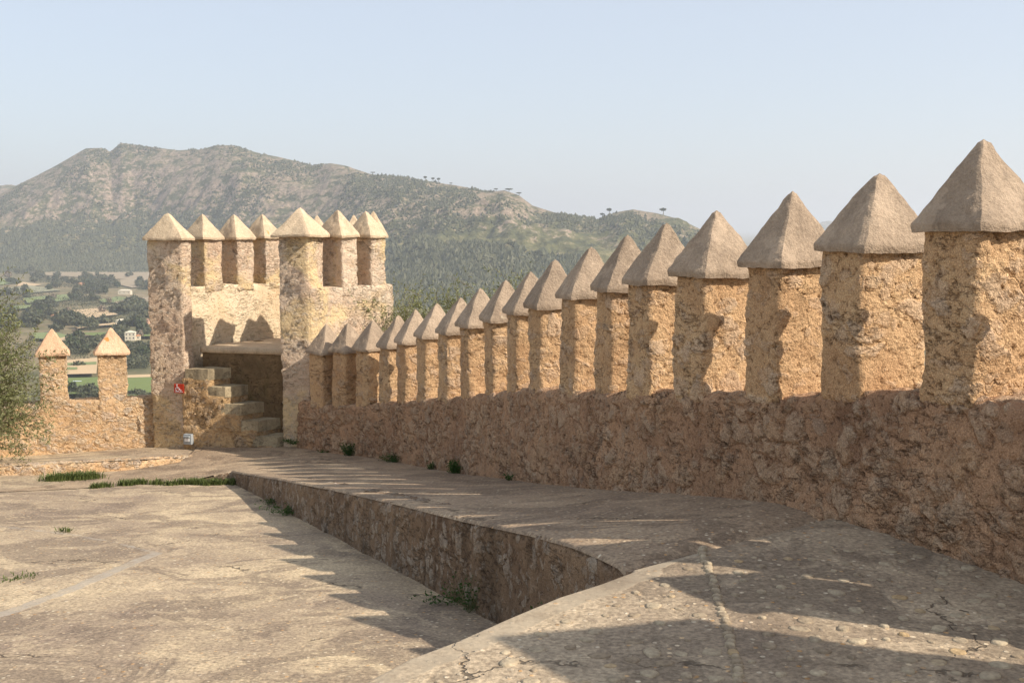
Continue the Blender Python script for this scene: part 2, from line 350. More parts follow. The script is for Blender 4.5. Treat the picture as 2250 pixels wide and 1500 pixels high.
# smooth the centre line
fine = np.linspace(0, pl[-1], 600)
px_, py_, pzs = [np.interp(fine, pl, path[:, k]) for k in (0, 1, 2)]
def sm(a, n=21):
    k = np.hanning(n); k /= k.sum(); return np.convolve(np.pad(a, n // 2, mode='edge'), k, 'valid')
px_[1:-1] = sm(px_)[1:-1]; py_[1:-1] = sm(py_)[1:-1]; pzs = sm(pzs, 31)
tx, ty = np.gradient(px_), np.gradient(py_); tl = np.hypot(tx, ty); tx /= tl; ty /= tl
nxl, nyl = -ty, tx                                              # towards the courtyard (left)
footz = np.interp(py_, [0, 6.4, 7.0, 8.0, 9.7, 12, 14, 16, 17.5, 18.2], [0, 0, -0.04, -0.22, -0.58, -1.02, -1.38, -1.66, -1.84, -1.87])
THK = 0.47
def wall_pt(s, t, u):
    L = s * (len(fine) - 1); ii = lambda a: np.interp(L, np.arange(len(fine)), a)
    x, y, zt, zb, nx, ny = ii(px_), ii(py_), ii(pzs), ii(footz) - 0.25, ii(nxl), ii(nyl)
    h = zt - zb
    loc = np.stack([(t - 0.5) * THK, (u - 0.5) * h], 1)
    half = np.stack([np.full_like(h, THK / 2), h / 2], 1); r = 0.07
    q = np.clip(loc, -(half - r), half - r); d = loc - q; n2 = np.linalg.norm(d, axis=1); nm = np.abs(d).max(1)
    loc = q + d * np.where(n2 > 1e-9, nm / np.maximum(n2, 1e-9), 1)[:, None]
    batter = 0.05 * (1 - u)                                     # foot spreads a little into the walkway
    off = loc[:, 0] + batter * (t > 0.5)
    V = np.stack([x + nx * off, y + ny * off, zb + h / 2 + loc[:, 1]], 1)
    return warp(V, 0.03, 1.6, 5)

# ------------------------------------------------------------------ builders
def cap_mesh(cx, cy, z0, z1, a, b, ang, seed, tipx=0, tipy=0, res=0.025):
    """mortar pyramid with a short rounded lip"""
    H = z1 - z0; lip = 0.04; n = max(6, int(max(a, b) / res)); nz = max(8, int(H * 1.25 / res))
    ca, sa = math.cos(ang), math.sin(ang)
    def f(s, t, u):
        zz = np.where(u < 0.14, u / 0.14 * lip, lip + (u - 0.14) / 0.86 * (H - lip))
        k = np.where(u < 0.14, 0.985 + 0.015 * np.sin(np.clip(u / 0.14, 0, 1) * math.pi / 2), 1 - (u - 0.14) / 0.86 * 0.955)
        lx = (s - 0.5) * a * k + tipx * u; ly = (t - 0.5) * b * k + tipy * u
        # soften plan corners
        m = np.maximum(np.abs(s - 0.5), np.abs(t - 0.5)) * 2; m2 = np.abs(s - 0.5) * np.abs(t - 0.5) * 4
        cr = 1 - 0.05 * np.clip((m2 - 0.75) / 0.25, 0, 1)
        zz = zz - 0.012 * (u > 0.99) * m
        V = np.stack([cx + lx * cr * ca - ly * cr * sa, cy + lx * cr * sa + ly * cr * ca, z0 + zz], 1)
        V = warp(V, 0.016, 4.0, seed); V = warp(V, 0.007, 17.0, seed + 3, 2)
        chip = np.clip(fbm(V, 6.0, 3, seed + 9) - 0.38, 0, 1) * 0.10      # knocked-off bits
        V[:, 0] += (cx - V[:, 0]) * chip * 1.2; V[:, 1] += (cy - V[:, 1]) * chip * 1.2; V[:, 2] -= chip * 0.1
        return V
    return lattice(n, n, nz, f)
def block(cx, cy, z0, z1, a, b, ang, seed, res=0.03, r=0.03, wamp=0.02, taper=0.0, wsc=3.0):
    H = z1 - z0; nx = max(4, int(a / res)); ny = max(4, int(b / res)); nz = max(3, int(H / res))
    ca, sa = math.cos(ang), math.sin(ang)
    def f(s, t, u):
        p = np.stack([(s - 0.5) * a, (t - 0.5) * b, (u - 0.5) * H], 1)
        p = roundbox(p, (a / 2, b / 2, H / 2), r)
        k = 1 - taper * u
        V = np.stack([cx + (p[:, 0] * ca - p[:, 1] * sa) * k, cy + (p[:, 0] * sa + p[:, 1] * ca) * k, z0 + H / 2 + p[:, 2]], 1)
        return warp(V, wamp, wsc, seed)
    return lattice(nx, ny, nz, f)
def prism(poly, z0, z1, res=0.05, jit=0.0):
    """quad footprint (4 points, any orientation) between z0 and z1"""
    p = [np.array(q, float) for q in poly]
    if sum(p[i][0] * p[(i + 1) % 4][1] - p[(i + 1) % 4][0] * p[i][1] for i in range(4)) < 0: p = [p[0], p[3], p[2], p[1]]
    la = max(np.linalg.norm(p[1] - p[0]), np.linalg.norm(p[2] - p[3])); lb = max(np.linalg.norm(p[3] - p[0]), np.linalg.norm(p[2] - p[1]))
    n = lambda L: max(2, int(L / res))
    def f(s, t, u):
        s, t = s[:, None], t[:, None]
        xy = p[0] * (1 - s) * (1 - t) + p[1] * s * (1 - t) + p[2] * s * t + p[3] * (1 - s) * t
        V = np.concatenate([xy, (z0 + u * (z1 - z0))[:, None]], 1)
        return warp(V, jit, 2.5, 3) if jit else V
    return lattice(n(la), n(lb), n(z1 - z0), f)

# ------------------------------------------------------------------ right-hand crenellated wall
wall_r = empty('crenellated_wall', (float(px_[300]), float(py_[300]), 0))
tag(wall_r, 'long ochre rubble wall with a row of pointed merlons running beside the walkway', 'wall')
def put(name, VF, mat, parent, **kw):
    V, F = VF; V = np.asarray(V) - np.array(root_loc(parent))
    return meshobj(name, V, F, mat, parent, **kw)
def root_loc(o):
    l = Vector((0, 0, 0))
    while o is not None: l = l + o.location; o = o.parent
    return tuple(l)
L_all = pl[-1]
put('wall', lattice(int(L_all / 0.03), 14, 38, wall_pt), M['wall'], wall_r)
for k, (x, y, zs, za) in enumerate(mc):
    i = int(np.argmin((px_ - x) ** 2 + (py_ - y) ** 2)); ang = math.atan2(ty[i], tx[i])
    i_ = k - NEARN
    rs = 0.02 if y < 9.5 else 0.03
    a, b = 0.36 + random.uniform(-0.015, 0.015), 0.44 + random.uniform(-0.01, 0.015)
    if za - zs > 2: a = b = 0.62
    zb = za - (0.455 if a < 0.6 else 0.6) - random.uniform(-0.01, 0.015)
    m = put('merlon', block(x, y, zs - 0.06, zb + 0.02, a, b, ang + random.uniform(-0.02, 0.02), 40 + k, rs, 0.03, 0.03), M['merlon'], wall_r)
    put('cap', cap_mesh(x, y, zb, za, a + 0.10, b + 0.10, ang + random.uniform(-0.05, 0.05), 90 + k, random.uniform(-0.022, 0.022), random.uniform(-0.022, 0.022), rs), M['cap'], m)

# ------------------------------------------------------------------ tower at the end of the walkway
f1 = Vector((0.955, -0.297)); e2 = Vector((0.67, 0.742)); eL = Vector((0.643, 0.766))
C5 = Vector((-3.24, 18.1)); F0 = C5 - f1 * 0.5                  # left corner of the near pillar; stair front runs on from it
tower = empty('tower', (-4.4, 19.5, -1.9))
tag(tower, 'pale stone turret with pointed merlons and a mossy stair at the walkway end', 'tower')
TS, TB, TA = 0.64, 1.44, 1.89
def quad(o, d1, l1, d2, l2): return [o, o + d1 * l1, o + d1 * l1 + d2 * l2, o + d2 * l2]
def ctr(q): return sum(q, Vector((0, 0))) / 4
def tower_merlon(q, zb, ztop_base, zapex, matc='cap_pale', matm='tower', ov=0.06, seed=0, ang=None, nm='merlon'):
    c = ctr(q); a = (q[1] - q[0]).length; b = (q[3] - q[0]).length
    if ang is None: ang = math.atan2((q[1] - q[0]).y, (q[1] - q[0]).x)
    V, F = prism([tuple(p) for p in q], zb, ztop_base + 0.02, 0.035)
    V = warp(V, 0.025, 3.0, seed)
    m = put(nm, (V, F), M[matm], tower, recalc=True)
    put('cap', cap_mesh(c.x, c.y, ztop_base, zapex, a + 2 * ov, b + 2 * ov, ang, seed + 5, res=0.035), M[matc], m)
# near pillar and far-left pillar stand full height
q5 = [F0, C5, C5 + e2 * 0.34, F0 + e2 * 0.34]
q5 = quad(F0, f1, 0.5, Vector((-f1.y, f1.x)) , 0.5); tower_merlon(q5, -2.2, 1.49, 1.95, seed=201, nm='pillar', ov=0.12)
P1r = F0 - f1 * 1.812; P1 = P1r - f1 * 0.64
q1 = quad(P1, f1, 0.64, Vector((-f1.y, f1.x)), 0.26); tower_merlon(q1, -2.6, 1.43, 1.88, seed=203, nm='pillar', ov=0.075)
# right side: outer wall then merlons 6, 7, 8
nR = Vector((-e2.y, e2.x))                                        # inward
TH = 0.43
def rq(l0, l1): return quad(C5 + e2 * l0, e2, l1 - l0, nR, 0.6)
def twall(q, z0, z1, seed, mat='tower', name='wall', res=0.05):
    V, F = prism([tuple(p) for p in q], z0, z1, res); put(name, (warp(V, 0.02, 2.0, seed), F), M[mat], tower, recalc=True)
twall(rq(0.02, 1.79), -5.0, TS + 0.03, 301)
tower_merlon(rq(0.70, 1.01), TS - 0.1, 1.48, 1.93, seed=205)
tower_merlon(rq(1.32, 1.63), TS - 0.1, 1.47, 1.92, seed=207)
c8 = Vector((-2.38, 19.62)); tower_merlon([c8 + Vector(d) for d in ((-0.17, -0.17), (0.17, -0.17), (0.17, 0.17), (-0.17, 0.17))], TS - 0.1, 1.48, 1.92, seed=209)
# left side, seen from inside
S1 = Vector((-5.50, 19.30)); nL = Vector((-eL.y, eL.x))
def lq(l0, l1): return quad(S1 + eL * l0, eL, l1 - l0, nL, 0.58)
twall(lq(-0.35, 2.35), -5.0, TS, 303, 'inner')
tower_merlon(lq(0.35, 0.70), TS - 0.1, TB - 0.01, TA - 0.01, seed=211)
tower_merlon(lq(1.03, 1.36), TS - 0.1, TB - 0.01, TA - 0.01, seed=213)
tower_merlon(lq(1.65, 1.98), TS - 0.1, TB, TA, seed=215)
# far side closes the ring
E1 = S1 + eL * 2.35 + nL * TH; 
bk = [E1, Vector((-3.4, 21.75)), Vector((-2.55, 21.2)), C5 + e2 * 1.79]
for i in range(3):
    a_, b_ = bk[i], bk[i + 1]; d_ = (b_ - a_).normalized(); n_ = Vector((d_.y, -d_.x))
    twall(quad(a_, d_, (b_ - a_).length, n_, TH), -5.0, TS - 0.004 * (i + 1), 305 + i)
for k, (u, D) in enumerate(((697, 21.35), (777, 20.9))):
    c = P(u, 480, D); c = Vector((c.x, c.y))
    tower_merlon([c + Vector(d) for d in ((-0.15, -0.2), (0.15, -0.2), (0.15, 0.2), (-0.15, 0.2))], TS - 0.1, 1.45, 1.87, seed=217 + k)
# platform and stair
SW = 0.44
FL = lambda l: F0 - f1 * l - Vector((-f1.y, f1.x)) * 0.045                                        # stair front line, l metres to the left of the near pillar
plat = [FL(1.88) + e2 * SW, FL(-0.1) + e2 * SW, Vector((-2.9, 19.9)), Vector((-4.1, 21.0))]
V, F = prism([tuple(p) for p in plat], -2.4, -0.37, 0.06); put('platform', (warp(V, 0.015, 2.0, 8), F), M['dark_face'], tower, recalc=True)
pl2 = [FL(1.90) + e2 * (SW - 0.02), FL(-0.08) + e2 * (SW - 0.02), Vector((-2.95, 19.85)), Vector((-4.15, 20.95))]
V, F = prism([tuple(p) for p in pl2], -0.45, -0.355, 0.05); put('landing', (warp(V, 0.012, 2.0, 9), F), M['cap_pale'], tower, recalc=True)
def l_at(u):                                                      # where the image column u meets the stair front line
    k = (u - 1125) / FPX
    return (F0.x - k * F0.y) / (f1.x - k * f1.y)
tops = [(453, -0.69), (490, -0.965), (525, -1.24), (560, -1.50), (603, -1.745)]
prev = None
for k, (u, zt) in enumerate(tops):
    l = l_at(u); zb = -2.5
    # rubble body, then a cut slab on it that stands a little proud
    q = quad(FL(1.83), f1, 1.83 - l, e2, SW + 0.02)
    lo = tops[k + 1][1] if k + 1 < len(tops) else -2.5
    V, F = prism([tuple(p) for p in q], lo - 0.2, zt - 0.16, 0.035); b_ = put('stair_body', (warp(V, 0.02, 3.0, 30 + k), F), M['stair'], tower, recalc=True)
    q = quad(FL(min(1.83, l + 0.42)) - Vector((-f1.y, f1.x)) * 0.002, f1, min(0.42, 1.83 - l) + 0.02, e2, SW + 0.02)
    V, F = prism([tuple(p) for p in q], zt - 0.175, zt, 0.03); put('step', (warp(V, 0.012, 5.0, 50 + k), F), M['tread'], tower, recalc=True)

# ------------------------------------------------------------------ low parapet on the left
PA, PB = Vector((-6.0, 19.12)), Vector((-11.5, 17.15)); dP = (PB - PA).normalized(); nP = Vector((dP.y, -dP.x))
if nP.y < 0: nP = -nP
par = empty('low_parapet', (-8.0, 18.5, -2.0)); tag(par, 'low golden stone parapet with two pointed merlons left of the turret', 'wall')
LP = (PB - PA).length
def parf(s, t, u):
    q = np.array(PA)[None] + np.outer(s * LP, np.array(dP)) + np.outer(t * 0.42, np.array(nP))
    zt = np.interp(s * LP, [0, 1.6, 2.4, 5.8], [-1.22, -1.24, -1.29, -1.4])
    return warp(np.concatenate([q, (-2.6 + u * (zt + 2.6))[:, None]], 1), 0.03, 2.0, 77)
put('wall', lattice(int(LP / 0.04), 10, 36, parf), M['parapet'], par, recalc=True)
for k, (ua, ub, apu, apv, bv) in enumerate(((79, 137, 101, 722, 782), (210, 271, 238, 720, 780))):
    def onl(u):
        kk = (u - 1125) / FPX; return (PA.x - kk * PA.y) / (-(dP.x - kk * dP.y))
    la, lb = onl(ub), onl(ua)
    q = quad(PA + dP * la + nP * 0.01, dP, lb - la, nP, 0.40)
    c = ctr(q); zb = P(238, bv, c.y - 0.2).z; za = P(apu, apv, c.y).z
    V, F = prism([tuple(p) for p in q], -1.5, zb + 0.02, 0.03)
    m = put('merlon', (warp(V, 0.03, 3.2, 60 + k), F), M['parapet'], par, recalc=True)
    put('cap', cap_mesh(c.x, c.y, zb, za, lb - la + 0.14, 0.52, math.atan2(dP.y, dP.x), 70 + k, res=0.03), M['cap_warm'], m)

# ------------------------------------------------------------------ floors
def seg_dist(V, pts):
    d = np.full(len(V), 1e9)
    for (a, b) in zip(pts[:-1], pts[1:]):
        a = np.array(a[:2]); b = np.array(b[:2]); ab = b - a; t = np.clip(((V[:, :2] - a) @ ab) / (ab @ ab), 0, 1)
        d = np.minimum(d, np.linalg.norm(V[:, :2] - (a + t[:, None] * ab), axis=1))
    return d
def pc(u, v):                                                     # photo pixel -> point on the courtyard plane
    y = -(v - 750) / FPX; dy = math.cos(PITCH) + y * math.sin(PITCH); dz = -math.sin(PITCH) + y * math.cos(PITCH); k = dz / dy
    D = (-0.88 + 0.118 * 7.4 - EYE) / (k + 0.118); return P(u, v, D)
def cf(s, t):
    x = -14 + s * 16.5; y = 0.5 + t * 18.2
    V = np.stack([x, y, zc(y)], 1); V[:, 2] += 0.02 * fbm(V, 0.5, 3, 4); return V
V, F = grid(280, 310, cf)
d1 = seg_dist(V, [pc(-300, 1420), pc(0, 1352), pc(170, 1290), pc(300, 1233), pc(345, 1216)]) - 0.055
d2 = seg_dist(V, [pc(0, 1155), pc(150, 1170), pc(250, 1190), pc(345, 1216)]) - 0.03
tag(meshobj('courtyard', V, F, M['court'], attrs={'strip': np.minimum(d1, d2)}), kind='structure')

# walkway ramp between its free edge and the wall foot
A = EDGE + [P(430, 1053, 15.15), P(330, 1061, 15.05)] + [pc(u, v) + Vector((0, 0, 0.012)) for u, v in ((200, 1073), (60, 1080), (-150, 1088))]
Aa = np.array([tuple(p) for p in A])
B = []
for yy in (6.55, 7.0, 8.0, 9.7, 11.5, 13.3, 15.0, 16.4, 17.4, 18.0):
    i = int(np.argmin(abs(py_ - yy))); B.append((px_[i] + nxl[i] * 0.15, py_[i] + nyl[i] * 0.15, footz[i]))
B += [(-3.6, 18.5, -1.92), (-4.6, 18.85, -1.98), (-5.3, 18.9, -2.02)]
B += [tuple(P(u, v, D)) for u, v, D in ((430, 1009, 17.6), (300, 1030, 16.9), (100, 1049, 16.2), (-150, 1060, 15.9))]
Ba = np.array(B)
def rs(poly, keys, s):
    return np.stack([np.interp(s, keys, poly[:, k]) for k in range(3)], 1)
ka = np.array([0, .03, .06, .1, .18, .28, .38, .46, .56, .64, .72, .83, .92, 1.0])
kb = np.array([0, .03, .08, .17, .27, .36, .44, .5, .54, .57, .6, .66, .70, .76, .83, .93, 1.0])
def rf(s, t):
    a = rs(Aa, ka, s); b = rs(Ba, kb, s); V = a + (b - a) * t[:, None]
    V[:, 2] += 0.012 * fbm(V, 0.8, 3, 9) * np.sin(t * math.pi)
    wd = np.linalg.norm(b - a, axis=1) * t
    V[:, 2] -= np.where(s < 0.6, 0.022 * np.clip(1 - wd / 0.03, 0, 1) ** 2, 0)
    V[:, 2] -= 0.04 * np.clip(1 - s / 0.012, 0, 1)
    return V
V, F = grid(520, 120, rf)
tag(meshobj('walkway', V, F, M['ramp'], recalc=True, attrs={'strip': np.full(len(V), 9.0)}), kind='structure')
w_o = bpy.data.objects['walkway']
if w_o.data.polygons[100].normal.z < 0: w_o.data.flip_normals()

# retaining wall under the walkway's free edge
rw = np.array([tuple(p) for p in [EDGE[0] + Vector((0.12, -0.27, 0))] + EDGE + [P(430, 1053, 15.15), P(330, 1061, 15.05), P(250, 1069, 15.0)]])
rw[:, 2] -= 0.022
rl = np.concatenate([[0], np.cumsum(np.linalg.norm(np.diff(rw[:, :2], axis=0), axis=1))])
def rwf(s, t, u):
    L = s * rl[-1]; x, y, z = [np.interp(L, rl, rw[:, k]) for k in range(3)]
    nx, ny = np.interp(L, [0, 10.6, 11.6, 14], [0.914, 0.914, 0.2, 0.1]), np.interp(L, [0, 10.6, 11.6, 14], [0.406, 0.406, 0.98, 0.99])                                         # towards the walkway
    zb = zc(y) - 0.15; h = z + 0.006 - zb; off = t * 0.3
    zz = zb + u * h
    # rounded nose
    k = np.clip((u * h - (h - 0.05)) / 0.05, 0, 1); off = off + (t < 0.01) * (0.02 * (1 - np.sqrt(1 - k ** 2 * 0.96)) - 0.03 * (1 - u))
    V = np.stack([x + nx * off, y + ny * off, zz], 1)
    return warp(V, 0.015, 2.5, 21)
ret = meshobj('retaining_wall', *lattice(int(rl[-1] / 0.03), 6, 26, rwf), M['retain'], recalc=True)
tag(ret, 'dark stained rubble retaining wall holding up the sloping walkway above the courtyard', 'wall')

# foreground terrace
T_edge = [Pz(u, v, 0.0) for u, v in ((1384, 1256), (1311, 1283), (1222, 1311), (1111, 1357), (1000, 1406), (895, 1445), (790, 1500))]
last = T_edge[-1]; dirn = (T_edge[-1] - T_edge[-3]).normalized()
T_edge += [last + dirn * 2.0, last + dirn * 5.0]
te = np.array([tuple(p) for p in T_edge])
joint = [tuple(Pz(1384, 1252, 0)), tuple(Pz(1460, 1224, 0)), tuple(Pz(1540, 1197, 0)), (1.45, 6.35, 0), (1.80, 6.62, 0)]
# grid: from the edge line (s) to the wall (t)
wallside = []
kt = np.array([0, .1, .2, .33, .47, .6, .72, .86, 1.0])
for yy in (6.5, 6.2, 5.8, 5.3, 4.7, 4.0, 3.0, 1.0, -0.6):
    i = int(np.argmin(abs(py_ - yy))); wallside.append((px_[i] + nxl[i] * 0.1, py_[i] + nyl[i] * 0.1, 0))
ws = np.array(wallside)
def tf(s, t):
    a = rs(te, kt, s); b = rs(ws, kt, s); V = a + (b - a) * t[:, None]
    V[:, 2] = 0
    V[:, 2] = 0.004 - 0.04 * np.clip(1 - s / 0.006, 0, 1) + 0.014 * fbm(V, 0.9, 3, 31) * np.minimum(1, t * 8) * np.minimum(1, s * 9)
    # round the free edge
    d = seg_dist(V, T_edge); V[:, 2] -= 0.03 * np.clip(1 - d / 0.03, 0, 1) ** 2
    return V
V, F = grid(420, 420, tf)
kd = seg_dist(V, T_edge[:1] + [Vector(p) for p in joint[1:3]]) - 0.10
ed = seg_dist(V, T_edge) - 0.155
TE_V, TE_F = V, F
# stones set in the terrace floor
def pebble(c, rx, ry, h, ang, seed, n=9):
    rnd = random.Random(seed); vs = []; 
    irr = [1 + rnd.uniform(-0.16, 0.16) for _ in range(n)]
    for (rr, zz) in ((1.0, -0.01), (0.93, h * 0.55), (0.68, h * 0.9)):
        for k in range(n):
            t = 2 * math.pi * k / n; x = rx * rr * irr[k] * math.cos(t); y = ry * rr * irr[k] * math.sin(t)
            vs.append((c[0] + x * math.cos(ang) - y * math.sin(ang), c[1] + x * math.sin(ang) + y * math.cos(ang), c[2] + zz))
    vs.append((c[0], c[1], c[2] + h)); f = []
    for r in range(2):
        for k in range(n):
            f.append((r * n + k, r * n + (k + 1) % n, (r + 1) * n + (k + 1) % n, (r + 1) * n + k))
    for k in range(n): f.append((2 * n + k, 2 * n + (k + 1) % n, 3 * n))
    return vs, f
pv, pf = [], []
def tz(x, y): return 0.004 + 0.014 * float(fbm(np.array([[x, y, 0.0]]), 0.9, 3, 31)[0])
def addp(vs, f):
    b = len(pv); pv.extend(vs); pf.extend([tuple(i + b for i in q) for q in f])
row = [Pz(u, v, 0) for u, v in ((1543, 1210), (1560, 1262), (1580, 1330), (1600, 1400), (1618, 1470), (1640, 1560), (1680, 1750))]
rn = random.Random(5)
rp = np.array([tuple(p) for p in row]); rll = np.concatenate([[0], np.cumsum(np.linalg.norm(np.diff(rp, axis=0), axis=1))])
L = 0.0
while L < rll[-1]:
    w_ = rn.uniform(0.014, 0.026); x, y = np.interp(L, rll, rp[:, 0]), np.interp(L, rll, rp[:, 1])
    addp(*pebble((x + rn.uniform(-.008, .008), y, tz(x, y)), rn.uniform(0.016, 0.025), w_, rn.uniform(0.011, 0.018), 0.2, rn.random())); L += w_ * 2.1
wline = [(px_[i], py_[i]) for i in range(0, 600, 6)]
pts = []
for k in range(6000):
    x, y = rn.uniform(-1.5, 3.2), rn.uniform(2.4, 6.6); V1 = np.array([[x, y, 0]])
    if y > 3.85 + 2.2 * (0.5 + 0.5 * 0) + 0.6 and rn.random() < 0.5: continue
    i = int(np.argmin(abs(py_ - y)))
    if x > px_[i] + nxl[i] * 0.3 - 0.05: continue
    # inside terrace: right of its free edge
    if np.cross(te[1, :2] - te[-1, :2], np.array([x, y]) - te[-1, :2]) > 0: continue
    if seg_dist(V1, T_edge)[0] < 0.22 or seg_dist(V1, row)[0] < 0.06: continue
    if y > 5.2 + 0.28 * x: continue
    if any((x - a) ** 2 + (y - b) ** 2 < 0.011 for a, b in pts): continue
    if rn.random() < 0.35: continue
    pts.append((x, y)); r_ = rn.uniform(0.012, 0.036)
    addp(*pebble((x, y, tz(x, y)), r_ * rn.uniform(1, 1.5), r_, rn.uniform(0.003, 0.011), rn.uniform(0, 3.1), rn.random()))
    if len(pts) > 420: break
sP = NT('pebble'); rp_ = sP.n('NewGeometry', 'Random Per Island')
cP = sP.ramp(rp_, [(0, hexc('8b7c68')), (0.4, hexc('9e907a')), (0.85, hexc('ac9e86')), (1.0, hexc('ac9470'))])
cP = sP.mix(0.5, cP, sP.ramp(sP.noise(sP.pos(), 40, 4), [(0.3, (0.25, 0.22, 0.2)), (0.7, (0.8, 0.78, 0.72))]), 'OVERLAY'); sP.done(cP, sP.noise(sP.pos(), 60, 4), 0.006, 0.5, False)
# join floor and its stones in one mesh
nF = len(TE_F); base = len(TE_V)
ter = meshobj('terrace', TE_V, TE_F, [M['terrace'], sP.m], recalc=True, attrs={'strip': np.minimum(kd, ed)})
if ter.data.polygons[100].normal.z < 0: ter.data.flip_normals()
peb = meshobj('embedded_stones', pv, pf, sP.m)
tag(ter, kind='structure'); peb.parent = ter
# side face of the terrace down to the courtyard
def tsf(s, t, u):
    a = rs(te, kt, s); d = np.array([0.42, -0.9]); 
    off = 0.012 + t * 0.3
    return np.stack([a[:, 0] + d[0] * off, a[:, 1] + d[1] * off, np.minimum(-0.03, -0.03) + (zc(a[:, 1]) - 0.2 + 0.03) * (1 - u)], 1)
ts = meshobj('terrace_side', *lattice(80, 3, 12, tsf), M['retain'], recalc=True); ts.parent = ter

# raised strip of paving in front of the low parapet, with its little stone riser
SA = [P(u, v, D) for u, v, D in ((432, 1004, 17.62), (300, 1010, 16.9), (100, 1020, 16.2), (-150, 1030, 15.9), (-500, 1040, 15.6))]
SB = [Vector((-5.2, 19.05, -2.06)), Vector((-6.3, 19.3, -2.1)), Vector((-8.2, 18.6, -2.12)), Vector((-10.5, 17.7, -2.1)), Vector((-12.5, 17.2, -2.05))]
sa = np.array([tuple(p) for p in SA]); sb = np.array([tuple(p) for p in SB]); k5 = np.linspace(0, 1, 5)
def sf(s, t):
    a = rs(sa, k5, s); b = rs(sb, k5, s); V = a + (b - a) * t[:, None]; V[:, 2] += 0.008 * fbm(V, 1.5, 3, 2); return V
V, F = grid(200, 60, sf)
o = meshobj('paved_strip', V, F, M['court'], recalc=True, attrs={'strip': np.full(len(V), 9.0)}); tag(o, kind='structure')
if o.data.polygons[100].normal.z < 0: o.data.flip_normals()
def srf(s, t, u):
    a = rs(sa, k5, s); return warp(np.stack([a[:, 0], a[:, 1] - 0.03 + 0.25 * t, a[:, 2] - 0.012 - 0.4 * (1 - u)], 1), 0.02, 3, 12)
o = meshobj('kerb', *lattice(200, 5, 12, srf), M['parapet'], recalc=True); tag(o, kind='structure')

# ------------------------------------------------------------------ sign and wall light
sgn = empty('sign'); sc_ = P(395, 852, 18.85); 
# on the pillar's front face
ls = l_at(395.0); bp = FL(ls); nrm2 = Vector((f1.y, -f1.x)); 
sgn.location = (bp.x + nrm2.x * 0.06, bp.y + nrm2.y * 0.06, P(395, 852, bp.y).z); sgn.rotation_euler = (0, 0, math.atan2(f1.y, f1.x))
tag(sgn, 'small red sign with a white wheelchair symbol on the turret stone', 'sign')
M['red'] = simple('red_enamel', hexc('c23a20'), 0.6, 0.3, 0.08, 30); M['white'] = simple('white_paint', (0.8, 0.78, 0.74), 0.6)
def boxm(x0, x1, y0, y1, z0, z1):
    v = [(x, y, z) for x in (x0, x1) for y in (y0, y1) for z in (z0, z1)]
    return v, [(0, 1, 3, 2), (4, 6, 7, 5), (0, 4, 5, 1), (2, 3, 7, 6), (0, 2, 6, 4), (1, 5, 7, 3)]
def bevbox(name, b, mat, parent, bev=0.003):
    o = meshobj(name, *boxm(*b), mat, parent, smooth=False, recalc=True)
    md = o.modifiers.new('bevel', 'BEVEL'); md.width = bev; md.segments = 2; return o
bevbox('panel', (-0.094, 0.094, -0.006, 0.004, -0.075, 0.075), M['red'], sgn)
def stroke(pts, r, y):
    V, F = [], []
    for (a, b) in zip(pts[:-1], pts[1:]):
        a = Vector(a); b = Vector(b); d = (b - a).normalized() * r * 0.4; n = Vector((-(b - a).y, (b - a).x)).normalized() * r; i = len(V)
        for p in (a - d - n, b + d - n, b + d + n, a - d + n): V.append((p.x, y, p.y))
        for p in (a - d - n, b + d - n, b + d + n, a - d + n): V.append((p.x, y + 0.004, p.y))
        F += [(i, i + 1, i + 2, i + 3), (i + 7, i + 6, i + 5, i + 4), (i, i + 4, i + 5, i + 1), (i + 1, i + 5, i + 6, i + 2), (i + 2, i + 6, i + 7, i + 3), (i + 3, i + 7, i + 4, i)]
    return V, F
ring = [(-0.028 + 0.033 * math.cos(t), -0.012 + 0.033 * math.sin(t)) for t in np.linspace(R(125), R(365), 18)]
body = [(-0.036, 0.046), (-0.034, 0.024), (-0.03, 0.0), (0.008, -0.004), (0.024, -0.03), (0.04, -0.034)]
SV, SF = [], []
for pp, r_ in ((ring, 0.0045), (body, 0.005), ([(-0.034, 0.022), (0.0, 0.018)], 0.004), ([(-0.074, -0.052), (0.07, -0.056)], 0.004), ([(0.03, -0.042), (0.055, -0.028)], 0.003)):
    v, f = stroke(pp, r_, -0.011); b = len(SV); SV += v; SF += [tuple(i + b for i in q) for q in f]
hd = [(-0.036 + 0.009 * math.cos(t), 0.057 + 0.009 * math.sin(t)) for t in np.linspace(0, 2 * math.pi, 9)]
v, f = stroke(hd, 0.005, -0.011); b = len(SV); SV += v; SF += [tuple(i + b for i in q) for q in f]
meshobj('wheelchair_symbol', SV, SF, M['white'], sgn, smooth=False, recalc=True)
lampb = FL(l_at(411.0)); lmp = empty('wall_light', (lampb.x + nrm2.x * 0.03, lampb.y + nrm2.y * 0.03, P(411, 963, lampb.y).z), math.atan2(f1.y, f1.x))
tag(lmp, 'small grey and white light box at the foot of the turret', 'light')
M['grey'] = simple('weathered_zinc', (0.32, 0.34, 0.34), 0.6, 0.4, 0.25, 20)
bevbox('housing', (-0.075, 0.075, -0.05, 0.03, -0.09, 0.085), M['grey'], lmp, 0.008)
bevbox('hood', (-0.055, 0.06, -0.09, -0.0505, 0.03, 0.06), M['grey'], lmp, 0.006)
bevbox('lens', (-0.045, 0.045, -0.065, -0.0505, -0.035, 0.02), M['white'], lmp, 0.006)

